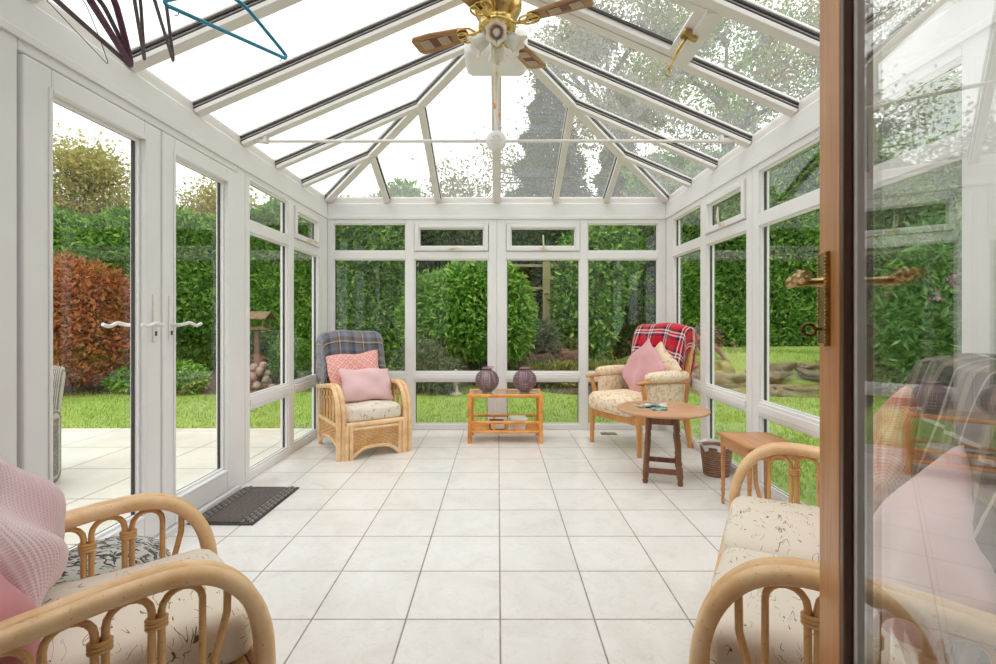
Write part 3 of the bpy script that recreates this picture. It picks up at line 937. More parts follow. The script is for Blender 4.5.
shrub('silver_shrub', 'loose silvery green shrub below the round laurel bush', (-1.20, 7.75, ZG), [((0, 0, .40), (.48, .35, .46)), ((.35, -.1, .25), (.35, .3, .3))], 3000, GREYL, 47, .10, .022, shell=.2, spread=1.1)
shrub('silver_shrub', 'upright silvery shrub in front of the dark fence', (.86, 9.3, ZG), [((0, 0, .75), (.26, .25, .40)), ((0, 0, .45), (.3, .25, .4))], 2200, GREYL, 48, .12, .035)
for k, (x, y, r_, lab) in enumerate([(.50, 8.3, .42, 'yellow green feathery plant beside the fallen log'), (1.02, 8.35, .40, 'lime green low plant in the bed behind the bamboo table'),
                                     (1.48, 8.6, .42, 'tan feathery plant between the bed rocks and the window post'), (2.05, 8.7, .40, 'dry ferny plant in the bed behind the tartan chair'),
                                     (-2.2, 8.4, .36, 'small leafy plant in the bed behind the wicker armchair')]):
    shrub('bed_plant', lab, (x, y, ZG), [((0, 0, r_ * .45), (r_, r_ * .7, r_ * .55))], 1500, FERN, 50 + k, .13, .018 if k != 1 else .04, 'plant', shell=.15, spread=1.1)
shrub('evergreen_bush', 'dark evergreen bush with light tips beside the wooden fence', (1.75, 9.9, ZG), [((0, 0, 1.6), (.75, .5, 1.5)), ((.5, 0, 2.4), (.6, .5, .9))], 9000, HEDGE, 61, .15, .06, shell=.3)

# bed soil, rocks, log, fence
m = MB(); m.grid(lambda u, v: ((-3.2 + 5.6 * u, 7.75 + 3.2 * v - .25 * math.sin(u * 9), ZG + .05 * math.sin(PI * v)), (u, v)), 30, 10); tag(m.build('flower_bed', SOIL), 'dark soil flower bed along the back hedge', 'flower bed', kind='structure')
m = MB(); m.grid(lambda u, v: ((-9.5 + 6.6 * u, 7.45 + 3.2 * v - .2 * math.sin(u * 7), ZG + .05 * math.sin(PI * v)), (u, v)), 30, 10); tag(m.build('flower_bed', SOIL), 'dark soil border under the red maple', 'flower bed', kind='structure')
m = MB(); m.grid(lambda u, v: ((2.6 + 4.2 * u, 7.5 + 1.6 * v - .22 * math.sin(u * 8), max(bankz(2.6 + 4.2 * u, 7.5 + 1.6 * v), ZG) + .045 * math.sin(PI * v) * math.sin(PI * u)), (u, v)), 30, 12)
def moss():
    t = NT('mossy_ground'); n1 = t.noise(t.coord(), 5, 6, .65).outputs[0]
    t.set(Base_Color=t.ramp(n1, [(.3, srgb(96, 78, 50)), (.5, srgb(134, 128, 60)), (.68, srgb(158, 162, 84))]), Roughness=.95); t.bump(n1, .8, .05); return t.m
tag(m.build('flower_bed', moss()), 'mossy rockery ground below the grass bank', 'flower bed', kind='structure')
def rockmat(nm, a, c):
    t = NT(nm); v = t.coord(); n1 = t.noise(v, 4, 6, .6).outputs[0]; n2 = t.noise(v, 1.7, 3).outputs[0]
    col = t.ramp(n1, [(.3, a), (.7, c)]); col = t.mix(t.math('MULTIPLY', t.math('GREATER_THAN', n2, .55), .45), col, srgb(96, 104, 48))
    t.set(Base_Color=col, Roughness=.9); t.bump(t.noise(v, 9, 8, .7).outputs[0], 1.0, .08); return t.m
ROCK = rockmat('mossy_rock', srgb(104, 86, 66), srgb(188, 164, 136)); ROCKP = rockmat('purple_rock', srgb(92, 66, 58), srgb(146, 108, 94))
def rock(label, loc, s, mt, seed):
    rg = random.Random(seed); ph = [rg.uniform(0, 6) for _ in range(6)]
    def fn(o):
        k = 1 + .55 * mnoise.noise(Vector((o[0] * 2.2 / s[0] + ph[3], o[1] * 2.2 / s[1], o[2] * 2.2 / s[2]))) + .16 * mnoise.noise(Vector((o[0] * 7 / s[0], o[1] * 7 / s[1] + ph[4], o[2] * 7 / s[2]))) + .08 * math.sin(o[0] * 5 / s[0] + ph[0]) + .12 * math.sin(o[1] * 6 / s[1] + ph[1]) + .10 * math.sin(o[2] * 6 / s[2] + o[0] * 4 / s[0] + ph[2])
        return [o[0] * k, o[1] * k, o[2] * k]
    m = MB(); m.rbox((0, 0, 0), s, min(s) * .36, 14, None, (0, 0, 0), 0, seed, fn)
    o = m.build('rock', mt, loc=loc, rot=(rg.uniform(-.15, .15), rg.uniform(-.15, .15), rg.uniform(-.5, .5)))
    tag(o, label, 'rock')
rock('purplish boulder in the bed in front of the wooden fence', (.73, 9.1, .18), (.62, .45, .58), ROCKP, 1)
rock('purplish boulder in the bed nearer the window post', (1.42, 9.3, .22), (.62, .45, .62), ROCKP, 2)
rock('long mossy boulder at the front edge of the grass bank', (3.75, 8.35, .04), (.80, .45, .30), ROCK, 3)
rock('rounded boulder under the driftwood root', (3.30, 8.8, .18), (.55, .45, .40), ROCK, 4)
rock('flat pale stone on the bank edge beside the window post', (4.78, 8.7, .17), (.62, .42, .24), ROCK, 5)
rock('grey stone lying in the mossy lawn before the bank', (4.45, 7.6, -.02), (.58, .42, .18), ROCK, 6)
rock('mossy stone between the bank and the rhododendron', (5.65, 8.8, .16), (.6, .45, .24), ROCK, 7)
m = MB(); m.tube(catmull([(0, 0, 0), (.35, .1, .06), (.62, .25, .02)], 6), [.13] * 13, 14)
m.build('x', BARK).name = 'log'; tag(bpy.data.objects['log'], 'sawn log lying in the bed behind the lantern', 'log'); bpy.data.objects['log'].location = (.16, 7.95, .10)
m = MB()
for pts, r0 in (([(0, 0, -.1), (.05, .0, .35), (.25, 0, .62), (.55, .05, .55), (.75, .1, .25), (.95, .1, .1)], .10), ([(.45, .05, .58), (.7, 0, .42), (.9, -.1, .30), (1.15, -.1, .02)], .07), ([(.1, 0, .4), (-.12, .1, .5), (-.3, .1, .42)], .05), ([(.3, 0, .6), (.42, -.12, .4), (.4, -.2, .1)], .05)):
    c = catmull(pts, 6); m.tube(c, [r0 * (1 - .6 * i / len(c)) for i in range(len(c))], 10)
o = m.build('driftwood', wood('grey_driftwood', srgb(96, 68, 52), srgb(170, 140, 118), .85, 'x', .4, 0)); o.location = (3.1, 9.2, .28); tag(o, 'twisted driftwood root standing on the rocks', 'driftwood')
FENCE = wood('mossy_fence_wood', srgb(112, 106, 66), srgb(150, 142, 98), .85, 'z', .5, 0)
fe = thing('wooden_fence', 'weathered slatted wooden fence between laurel bush and dark bush', 'fence', (.72, 9.8, ZG))
m = MB()
for k in range(8): m.lohi((-.45 + k * .085, -.01, .05), (-.45 + k * .085 + .06, .012, 1.15 + .03 * math.sin(k * 3)))
m.build('slat_panel', FENCE, fe)
m = MB(); m.lohi((.17, -.05, 0), (.32, .06, 2.3)); m.build('post', FENCE, fe, bevel=.008)
m = MB()
for z in (1.05, 1.75, 2.2): m.lohi((-.45, .012, z), (1.3, .05, z + .05))
m.build('rail', FENCE, fe)
# bird table with stones at its foot
BW = wood('bird_table_wood', srgb(92, 70, 50), srgb(150, 120, 92), .85, 'z', .6, 0)
bt = thing('bird_table', 'wooden bird table with a gabled roof on a post', 'bird table', (-4.05, 8.3, ZG))
m = MB(); m.lohi((-.035, -.035, 0), (.035, .035, .98)); m.build('post', BW, bt)
m = MB(); m.lohi((-.2, -.16, .98), (.2, .16, 1.0)); m.lohi((-.2, -.16, 1.0), (.2, -.145, 1.03)); m.lohi((-.2, .145, 1.0), (.2, .16, 1.03)); m.build('tray', BW, bt)
for x in (-.15, .15):
    for y in (-.12, .12):
        m = MB(); m.lohi((x - .012, y - .012, 1.0), (x + .012, y + .012, 1.17)); m.build('upright', BW, bt)
m = MB(); m.box((0, -.11, 1.22), (.46, .26, .016), (R(28), 0, 0)); m.box((0, .11, 1.22), (.46, .26, .016), (R(-28), 0, 0)); m.build('roof', BW, bt)
STONE = plain('carved_stone', srgb(150, 132, 116), .9, 0, .15, 14, .5)
st = MB()
sd = random.Random(4)
for k in range(14):
    a = k * 2.4; z = .04 + .028 * k; r_ = .21 * (1 - k / 20)
    st.rbox((r_ * math.cos(a), r_ * math.sin(a) * .6, z), (.11, .10, .13), .04, 4, Euler((sd.uniform(-.5, .5), sd.uniform(-.5, .5), sd.uniform(0, 3))).to_matrix())
o = st.build('stone_ornament', STONE); o.location = (-3.88, 8.0, ZG); tag(o, 'knobbly stone garden ornament at the foot of the bird table', 'garden ornament')
# garden ornament on the lawn
m = MB(); m.lathe([(0, 0), (.09, 0), (.09, .03), (.04, .06), (.035, .16), (.06, .2), (.07, .24), (.03, .27), (.04, .31), (.045, .35), (.02, .39), (0, .40)], (0, 0, 0), 14)
o = m.build('stone_figure', plain('weathered_stone', srgb(176, 168, 150), .9, 0, .15, 20, .4)); o.location = (-.64, 7.5, ZG); tag(o, 'small pale stone figure on the lawn edge before the laurel bush', 'garden ornament')

# rattan garden chair on the patio
def rattan_mat():
    t = NT('grey_rattan'); v = t.coord('Object', (60, 60, 90))
    w = t.n('ShaderNodeTexWave', {'Vector': v, 'Scale': .5, 'Distortion': 1.5}).outputs[1]
    n1 = t.noise(t.coord('Object', (8, 8, 120)), 1.0, 2).outputs[0]
    c = t.ramp(t.math('ADD', t.math('MULTIPLY', w, .5), t.math('MULTIPLY', n1, .5)), [(.25, srgb(112, 104, 98)), (.7, srgb(190, 182, 174))])
    t.set(Base_Color=c, Roughness=.7); t.bump(w, .8, .006); return t.m
RAT = rattan_mat()
gc = thing('garden_armchair', 'grey rattan garden armchair on the patio outside the french doors', 'chair', (-3.26, 3.02, -.02), R(20))
m = MB()
m.rbox((0, .02, .20), (.62, .60, .40), .03, 6); m.build('seat_base', RAT, gc)
for x in (-1, 1):
    m = MB(); m.rbox((x * .31, .02, .25), (.09, .62, .50), .035, 6); m.build('arm', RAT, gc)
m = MB(); m.rbox((0, .34, .50), (.66, .10, .60), .04, 8, Matrix.Rotation(R(-16), 3, 'X')); m.build('backrest', RAT, gc)
m = MB(); m.rbox((0, 0, .40), (.52, .54, .10), .045, 6, None, (0, 0, .02)); m.build('seat_cushion', fabric('grey_cushion', srgb(168, 168, 170)), gc)
m = MB(); m.rbox((0, .24, .60), (.5, .13, .36), .05, 6, Matrix.Rotation(R(-16), 3, 'X'), (0, .02, 0)); m.build('back_cushion', bpy.data.materials['grey_cushion'], gc)

# ------------------------------------------------------------------ sky and light
wd_ = bpy.data.worlds.new('overcast_sky'); SC.world = wd_; wd_.use_nodes = True
nt = wd_.node_tree; bg = nt.nodes['Background']
tc = nt.nodes.new('ShaderNodeTexCoord'); nz = nt.nodes.new('ShaderNodeTexNoise'); nz.inputs['Scale'].default_value = 1.6; nz.inputs['Detail'].default_value = 4
rp = nt.nodes.new('ShaderNodeValToRGB'); rp.color_ramp.elements[0].position = .3; rp.color_ramp.elements[0].color = (.90, .925, .95, 1); rp.color_ramp.elements[1].position = .7; rp.color_ramp.elements[1].color = (1, 1, 1, 1)
nt.links.new(tc.outputs['Generated'], nz.inputs[0]); nt.links.new(nz.outputs[0], rp.inputs[0]); nt.links.new(rp.outputs[0], bg.inputs[0])
bg.inputs[1].default_value = 1.15
sun = bpy.data.lights.new('sun', 'SUN'); sun.energy = .9; sun.angle = R(50); sun.color = (1, .97, .93)
so_ = bpy.data.objects.new('sun', sun); COL.objects.link(so_); so_.rotation_euler = (R(24), R(-14), 0); so_.location = (0, 0, 12)
SC.view_settings.exposure = .66
try:
    SC.cycles.transparent_max_bounces = 24
    SC.cycles.max_bounces = 10
except Exception:
    pass
# ------------------------------------------------------------------ cane seating
ARM_PROFILE = [(.012, 0), (.008, .2), (.006, .32), (.018, .405), (.052, .478), (.108, .532), (.18, .556), (.28, .555), (.40, .541), (.54, .522), (.68, .505), (.80, .49)]
def arm_z(y, path):
    best = min(path, key=lambda p: abs(p[1] - y) if p[2] > .42 else 9)
    return best[2]
def weave(mb, x0, x1, zf0, zf1, y, rows, stakes, r=.006, flip=False):
    """strands woven over upright stakes in the plane y (or x when flip)"""
    P = (lambda a, d, z: (d, a, z)) if flip else (lambda a, d, z: (a, d, z))
    for k in range(stakes + 1):
        a = x0 + (x1 - x0) * k / stakes
        mb.tube([P(a, y, zf0((a - x0) / (x1 - x0))), P(a, y, zf1)], .004, 5)
    for i in range(rows):
        z = .0
        pts = []
        for k in range(stakes * 2 + 1):
            a = x0 + (x1 - x0) * k / (stakes * 2)
            u = (a - x0) / (x1 - x0)
            lo = zf0(u)
            z = zf1 - (i + .5) * (zf1 - zf0(0)) / rows
            if z < lo + .004: 
                if len(pts) > 1: mb.tube(pts, r, 5, cap=False)
                pts = []; continue
            s = (1 if (k // 2 + i) % 2 else -1) * (1 if k % 2 == 0 else 0)
            pts.append(P(a, y + s * .0065, z))
        if len(pts) > 1: mb.tube(pts, r, 5, cap=False)

def cane_seat(name, label, cat, W, D, loc, rz, mats, n_seat=1, panels=False, backtop=.93, group=None, pitch=.092, zs=1.0, leanD=14):
    pole, thin, cloth = mats
    t = thing(name, label, cat, loc, rz, group)
    side = [p for p in catmull([(0, y, z * zs) for (y, z) in ARM_PROFILE], 5) if p.y < D + .015]
    for sx in (-1, 1):
        x0 = sx * W / 2
        m = MB()
        m.tube([(x0 - .0185, p.y, p.z) for p in side], .0195, 12); m.tube([(x0 + .0185, p.y, p.z) for p in side], .0195, 12)
        arm = m.build('arm', pole, t)
        # arches between the arm and the seat rail
        path = [(0, p.y, p.z) for p in side]
        ys = [.125 + pitch * k for k in range(int((D - .10) / pitch) + 1)]
        zb = .262
        m = MB(); wr = MB()
        for k, yc in enumerate(ys[:-1]):
            a, c = yc + .0085, yc + pitch - .0085
            zt = arm_z((a + c) / 2, path) - .026
            r_ = (c - a) / 2
            pts = [(x0, a, zb), (x0, a, (zb + zt - r_) / 2), (x0, a, zt - r_)]
            for q in range(1, 8):
                an = PI - PI * q / 8
                pts.append((x0, (a + c) / 2 + r_ * math.cos(an), zt - r_ + r_ * math.sin(an)))
            pts += [(x0, c, zt - r_), (x0, c, (zb + zt - r_) / 2), (x0, c, zb)]
            m.tube(pts, .0075, 8)
            if k:
                wr = MB()
                for q in range(3):
                    z = zt - r_ - .016 - q * .008
                    wr.tube([(x0 + .013 * math.cos(w) * 1.0, yc + .0175 * math.sin(w), z) for w in [2 * PI * e / 12 for e in range(12)]], .0046, 6, closed=True)
                wr.build('wicker_binding', thin, t)
        m.tube([(x0, .125, .27), (x0, .105, .36), (x0, .085, .44), (x0, .084, .50 * zs)], .0085, 8)
        m.build('arch_canes', thin, t)
        m = MB(); m.tube([(x0, .02, .25), (x0, D, .25)], .017, 10); m.tube([(x0, .02, .06), (x0, D, .06)] if not panels else catmull([(x0, .03, .03), (x0, .14, .105), (x0, D / 2, .125), (x0, D - .14, .105), (x0, D, .03)], 5), .014, 8)
        m.build('side_rail', pole, t)
        m = MB(); m.tube([(x0, D + .01, 0), (x0, D, .5)], .021, 10); m.build('back_leg', pole, t)
        if panels:
            m = MB(); weave(m, .05, D - .03, lambda u: .045 + .08 * math.sin(PI * u) ** .6, .235, x0, 14, 12, flip=True); m.build('woven_side_panel', thin, t)
    hw = W / 2 - .04
    m = MB()
    m.tube([(-hw, .0, .27), (hw, .0, .27)], .021, 10); m.build('seat_rail', pole, t)
    m = MB(); m.tube([(-hw, D, .27), (hw, D, .27)], .02, 10); m.build('seat_rail', pole, t)
    if panels:
        for sx in (-1, 1):
            m = MB(); m.tube([(sx * hw, -.005, 0), (sx * hw, -.005, .27)], .019, 10); m.tube([(sx * (hw - .036), -.012, 0), (sx * (hw - .036), -.012, .27)], .017, 10); m.build('front_post', pole, t)
        hi = hw - .05
        m = MB(); m.tube(catmull([(-hi, -.012, .02), (-hi + .04, -.012, .055), (-hi * .4, -.012, .085), (hi * .4, -.012, .085), (hi - .04, -.012, .055), (hi, -.012, .02)], 6), .015, 10); m.tube([(-hi, -.012, .235), (hi, -.012, .235)], .013, 8); m.build('front_arch_rail', pole, t)
        m = MB(); weave(m, -hi, hi, lambda u: .045 + .045 * math.sin(PI * u) ** .5, .226, -.012, 13, 16); m.build('woven_front_panel', thin, t)
    else:
        m = MB(); m.lohi((-hw, .004, .12), (hw, .022, .255)); m.build('front_board', bpy.data.materials['honey_cane'], t)
        m = MB()
        for k in range(6):
            y = .06 + (D - .1) * k / 5
            m.lohi((-hw, y - .03, .258), (hw, y + .03, .270))
        m.build('seat_slats', bpy.data.materials['honey_cane'], t)
    # back frame, leaning
    lean = R(-leanD)
    Mx = Matrix.Rotation(lean, 3, 'X')
    def bp(x, z, dy=0): 
        p = Mx @ Vector((x, dy, z - .27)); return (p.x, p.y + D - .035, p.z + .27)
    bh = backtop - .04
    m = MB()
    m.tube(catmull([bp(-hw, .27), bp(-hw, .6), bp(-hw + .01, bh - .10), bp(-hw + .08, bh), bp(0, bh + .012), bp(hw - .08, bh), bp(hw - .01, bh - .10), bp(hw, .6), bp(hw, .27)], 6), .02, 10)
    m.tube([bp(-hw, .5), bp(hw, .5)], .012, 8)
    for k in range(int(W / .11)):
        x = -hw + 2 * hw * (k + .5) / int(W / .11); m.tube([bp(x, .28), bp(x, bh - .005)], .008, 6)
    m.build('back_frame', pole, t)
    cw = 2 * hw / n_seat
    for k in range(n_seat):
        xc = -hw + cw * (k + .5)
        m = MB(); m.rbox((xc, (D - .10) / 2 + .012, .338), (cw - .006, D - .09, .130), .042, 12, None, (0, .008, .012), .004, 3 + k); m.build('seat_cushion', cloth, t)
        m = MB(); m.rbox(bp(xc, .27 + (backtop - .27) / 2 + .05, -.085), (cw - .006, .12, backtop - .38), .05, 10, Mx, (0, .02, .008), .004, 7 + k); m.build('back_cushion', cloth, t)
        # piping round the top edge of the seat cushion
        m = MB(); q = []
        a, c = cw / 2 - .012, (D - .09) / 2 - .012
        for (sx_, sy_) in ((-1, -1), (1, -1), (1, 1), (-1, 1)):
            for e in range(4):
                an = math.atan2(sy_, sx_) - PI / 4 + PI / 2 * e / 3
                q.append((xc + sx_ * (a - .03) + .036 * math.cos(an), (D - .10) / 2 + .012 + sy_ * (c - .03) + .036 * math.sin(an), .384))
        m.tube(q, .0045, 6, closed=True)
        t.children[-2].name.startswith('seat') and m.build('piping', cloth, t.children[-2])
    t['_D'] = D
    return t, bp
def face(fx, fy): return math.atan2(fx, -fy)

def shaped(o_parent_mat): pass
chairN, bpN = cane_seat('cane_armchair', 'pale cane armchair with arched arms beside the french doors, holding the knitted pillow', 'armchair', .56, .78, (-.735, 1.38, 0), face(.7465, .665), (CANE, CANE_DK, BOT_A), group=None)
sofa, bpS = cane_seat('cane_sofa', 'pale cane two seat sofa with arched arms and cream cushions behind the wooden door', 'sofa', 1.09, .66, (.702, 1.561, 0), face(-.873, .488), (CANE, CANE_DK, BOT_A), n_seat=2, zs=1.06, leanD=10)
chairB, bpB = cane_seat('cane_armchair', 'cane armchair with woven front panel and tartan covered back in the corner', 'armchair', .55, .64, (-.982, 3.958, 0), face(.55, -.835), (CANE, CANE_DK, BOT_A), panels=True)

# ------------------------------------------------------------------ soft things
def pillow(name, label, mat_, w, h, th, loc, M, cat='pillow', seed=1, pinch=.05, wob=.012, group=None, n=26, dent=0.0):
    rd = random.Random(seed); ph = [rd.uniform(0, 6) for _ in range(6)]
    mb = MB()
    for s in (-1, 1):
        def fn(u, v, s=s):
            a, c = 2 * u - 1, 2 * v - 1
            x = a * w / 2 * (1 - pinch * (1 - c * c)); z = c * h / 2 * (1 - pinch * (1 - a * a))
            t_ = (max(0, 1 - abs(a) ** 2.6) * max(0, 1 - abs(c) ** 2.6)) ** .55
            k = 1 + .16 * math.sin(a * 4 + ph[0]) * math.sin(c * 3.5 + ph[1])
            y = s * th / 2 * t_ * k + wob * t_ * math.sin(a * 5 + c * 4 + ph[2] + s)
            y -= s * dent * t_ * math.exp(-((a - .1) ** 2 + (c - .55) ** 2) * 4)
            x += wob * .6 * math.sin(c * 5 + ph[3]); z += wob * .6 * math.sin(a * 5 + ph[4])
            return (M @ Vector((x, y, z)), ((a * w / 2), (c * h / 2)))
        mb.grid(fn, n, n)
    o = mb.build(name, mat_, loc=loc)
    bm = bmesh.new(); bm.from_mesh(o.data); bmesh.ops.remove_doubles(bm, verts=bm.verts, dist=.0005); bmesh.ops.recalc_face_normals(bm, faces=bm.faces); bm.to_mesh(o.data); bm.free()
    tag(o, label, cat, group)
    return o
def knit():
    t = NT('pink_knit'); uv = t.n('ShaderNodeTexCoord').outputs['UV']; sx = t.n('ShaderNodeSeparateXYZ', {0: uv})
    wx = t.math('SINE', t.math('MULTIPLY', sx.outputs[0], 820)); wy = t.math('SINE', t.math('MULTIPLY', sx.outputs[1], 900))
    h = t.math('ADD', t.math('MULTIPLY', wx, .5), t.math('MULTIPLY', t.math('MULTIPLY', wx, wy), .5))
    n1 = t.noise(t.coord(), 5, 3).outputs[0]
    c = t.ramp(n1, [(.3, srgb(228, 192, 198)), (.7, srgb(238, 214, 217))])
    c = t.mix(t.math('MULTIPLY', t.math('LESS_THAN', h, -.25), .3), c, srgb(212, 158, 168))
    t.set(Base_Color=c, Roughness=.95); t.b.inputs['Sheen Weight'].default_value = .3; t.bump(h, .5, .003); return t.m
def lattice(name, base, line, scale=34, thr=.30):
    t = NT(name); uv = t.n('ShaderNodeTexCoord').outputs['UV']; sx = t.n('ShaderNodeSeparateXYZ', {0: uv})
    p = t.math('ADD', sx.outputs[0], sx.outputs[1]); q = t.math('SUBTRACT', sx.outputs[0], sx.outputs[1])
    f = lambda a: t.math('ABSOLUTE', t.math('SUBTRACT', t.math('FRACT', t.math('MULTIPLY', a, scale)), .5))
    d = t.math('MAXIMUM', f(p), f(q))
    l1 = t.math('GREATER_THAN', d, .5 - thr * .5); l2 = t.math('LESS_THAN', d, .16)
    c = t.mix(t.math('MAXIMUM', l1, l2), base, line)
    t.set(Base_Color=c, Roughness=.95); t.bump(t.noise(uv, 600, 2).outputs[0], .25, .002); return t.m
def diag(name, a, b_, scale=70):
    t = NT(name); uv = t.n('ShaderNodeTexCoord').outputs['UV']; sx = t.n('ShaderNodeSeparateXYZ', {0: uv})
    p = t.math('ADD', sx.outputs[0], sx.outputs[1]); q = t.math('SUBTRACT', sx.outputs[0], sx.outputs[1])
    s = t.math('MULTIPLY', t.math('SINE', t.math('MULTIPLY', p, scale * 6.28)), t.math('SINE', t.math('MULTIPLY', q, scale * 6.28)))
    big = t.math('SINE', t.math('ADD', t.math('MULTIPLY', q, 75), t.math('MULTIPLY', t.noise(uv, 12, 2).outputs[0], 4)))
    f = t.math('ADD', t.math('MULTIPLY', s, .3), t.math('ADD', .45, t.math('MULTIPLY', big, .10)))
    c = t.ramp(f, [(.25, a), (.75, b_)])
    t.set(Base_Color=c, Roughness=.95); return t.m
KNIT = knit(); CORAL = lattice('coral_lattice_cloth', srgb(226, 152, 146), srgb(236, 184, 176), 13, .22); PEACH = diag('peach_weave_cloth', srgb(226, 140, 124), srgb(240, 212, 186), 48)
STRIPE_P = fabric('blush_cloth', srgb(228, 190, 192), .06)

def orient(yaw, tilt, roll=0):
    """pillow front faces -Y turned by yaw; tilt leans its top back"""
    return Matrix.Rotation(yaw, 3, 'Z') @ Matrix.Rotation(tilt, 3, 'X') @ Matrix.Rotation(roll, 3, 'Y')
def onseat(t, x, y, z):
    return Matrix.Translation(t.location) @ Matrix.Rotation(t.rotation_euler.z, 4, 'Z') @ Vector((x, y, z))

# corner armchair: coral pillow behind, pale pink pillow in front
rb = chairB.rotation_euler.z
pillow('pillow', 'coral pink lattice pillow leaning on the tartan throw of the corner armchair', CORAL, .47, .42, .11, onseat(chairB, -.035, .40, .612), orient(rb, R(-24), R(-4)), seed=3)
pillow('pillow', 'pale pink pillow in front of the coral lattice one on the corner armchair', STRIPE_P, .44, .30, .13, onseat(chairB, .015, .27, .545), orient(rb, R(-30), R(2)), seed=4)

# near armchair: knitted pillow over a rose cushion
rn = chairN.rotation_euler.z
pillow('pillow', 'pale pink knitted pillow on the cane armchair beside the french doors', KNIT, .42, .40, .20, onseat(chairN, .10, .488, .618), orient(rn, R(-28), R(8)), seed=5, wob=.02)
pillow('pillow', 'dusty rose cushion under the knitted pillow on the near cane armchair', ROSE, .36, .36, .15, onseat(chairN, -.13, .52, .55), orient(rn + .15, R(-30), R(-10)), seed=6)

# sofa: pink knitted pillow and peach woven pillow
rs = sofa.rotation_euler.z
pillow('pillow', 'large pale pink pillow with a darker corner on the cane sofa behind the door glass', PINK, .42, .42, .18, onseat(sofa, .225, .455, .535), orient(rs + .1, R(-18), R(32)), seed=8)
pillow('pillow', 'peach woven pillow standing on its corner at the far end of the cane sofa', PEACH, .37, .37, .13, onseat(sofa, -.25, .45, .645), orient(rs - .15, R(-14), R(45)), seed=9)

def drape(name, label, mat_, W, front, back, ztop, y0, y1, loc, rz, over=(.06, .06), sidelen=(.25, .25), lean=.24, seed=1, fr=.02, base=None, wob=1.0, cat='throw', uvs=1.0):
    """cloth laid over the top of a chair back: front fall, top, back fall, and side falls"""
    rd = random.Random(seed); ph = [rd.uniform(0, 6) for _ in range(8)]
    prof = [(y0 - lean * front, ztop - front), (y0 - lean * front * .5, ztop - front * .5), (y0, ztop - .05), (y0 + .03, ztop - .005), ((y0 + y1) / 2, ztop + .012), (y1 - .02, ztop - .005), (y1 + .012, ztop - .05), (y1 - lean * back * .5 + .01, ztop - back * .5), (y1 - lean * back + .01, ztop - back)]
    pc = catmull([(0, a, c) for a, c in prof], 6)
    ln = [0]
    for a, c in zip(pc, pc[1:]): ln.append(ln[-1] + (c - a).length)
    n = len(pc) - 1
    mb = MB()
    half = W / 2
    tot = W + sidelen[0] + sidelen[1]
    def fn(u, v):
        k = u * n; i = min(int(k), n - 1); f = k - i
        p = pc[i].lerp(pc[i + 1], f); L = ln[i] + (ln[i + 1] - ln[i]) * f
        s = -half - sidelen[0] + v * tot
        ctr = 1 - abs(2 * u - 1)
        x, y, z = s, p.y, p.z
        crown = .018 * (1 - (s / half) ** 2) if abs(s) < half else 0
        z += crown
        if abs(s) > half:
            e = abs(s) - half; sg = 1 if s > 0 else -1
            ov = over[0] if sg < 0 else over[1]
            # turns over the end within a few centimetres, then hangs
            tr = min(e, ov * 1.5)
            ang = tr / (ov * 1.5) * PI / 2
            x = sg * (half + ov * math.sin(ang))
            z = z - ov * (1 - math.cos(ang)) - max(0, e - ov * 1.5)
            ymid = (y0 + y1) / 2 - lean * (ztop - z) * .6
            q = min(1, e / .12)
            y = y + (ymid + (y - ymid) * .75 - y) * q
            z = max(z, p.z - sidelen[0 if sg < 0 else 1]) if ctr > .2 else z
        w = wob * (.009 * math.sin(s * 26 + ph[0] + L * 5) + .007 * math.sin(s * 41 + ph[1]) * math.sin(L * 14 + ph[2]))
        fall = 1 - max(0, 1 - abs(2 * u - 1) * 1.2)
        y += w * (.4 + fall) * (-1 if u < .5 else 1); z += wob * .006 * math.sin(s * 17 + ph[3]) + wob * .012 * math.sin(s * 7 + ph[4]) * fall
        return (Vector((x, y, z)), (s * uvs, L * uvs))
    mb.grid(fn, n, 56)
    o = mb.build(name, mat_, loc=loc, rot=(0, 0, rz), solid=.008, recalc=False)
    tag(o, label, cat)
    return o, fn
G = srgb
TART_B = plaid('blue_brown_tartan', [(0, G(112, 118, 140)), (.14, G(128, 110, 92)), (.30, G(96, 84, 74)), (.36, G(190, 184, 172)), (.40, G(104, 100, 98)), (.56, G(120, 130, 156)), (.70, G(140, 98, 76)), (.74, G(92, 96, 88)), (.86, G(58, 56, 62))],
               [(0, G(110, 118, 142)), (.16, G(104, 98, 90)), (.30, G(64, 62, 68)), (.36, G(180, 176, 170)), (.42, G(118, 104, 88)), (.60, G(136, 142, 162)), (.76, G(150, 100, 78)), (.80, G(90, 92, 90))], .21)
TART_D = plaid('brown_tartan', [(0, G(84, 74, 72)), (.28, G(168, 152, 130)), (.40, G(70, 60, 60)), (.60, G(220, 214, 206)), (.64, G(92, 82, 78)), (.84, G(150, 132, 112))],
               [(0, G(78, 68, 68)), (.34, G(150, 136, 118)), (.46, G(66, 58, 58)), (.66, G(226, 220, 214)), (.70, G(88, 78, 76))], .24)
TART_R = plaid('red_tartan', [(0, G(196, 22, 44)), (.30, G(36, 34, 66)), (.44, G(232, 222, 218)), (.50, G(190, 22, 44)), (.60, G(232, 224, 220)), (.66, G(34, 32, 64)), (.80, G(198, 24, 46))],
               [(0, G(198, 22, 44)), (.26, G(40, 36, 68)), (.42, G(234, 226, 220)), (.50, G(188, 24, 46)), (.58, G(236, 228, 222)), (.66, G(34, 32, 62)), (.78, G(204, 26, 48))], .17)
drape('throw', 'blue and brown tartan throw over the back of the corner armchair', TART_B, .44, .36, .34, .965, .56, .80, tuple(chairB.location), rb, (.055, .055), (.44, .18), .26, 3)
drape('throw', 'brown and grey tartan throw over the back of the cane sofa', TART_D, .98, .56, .40, .965, .572, .765, tuple(sofa.location), rs, (.05, .05), (.25, .2), .18, 5)

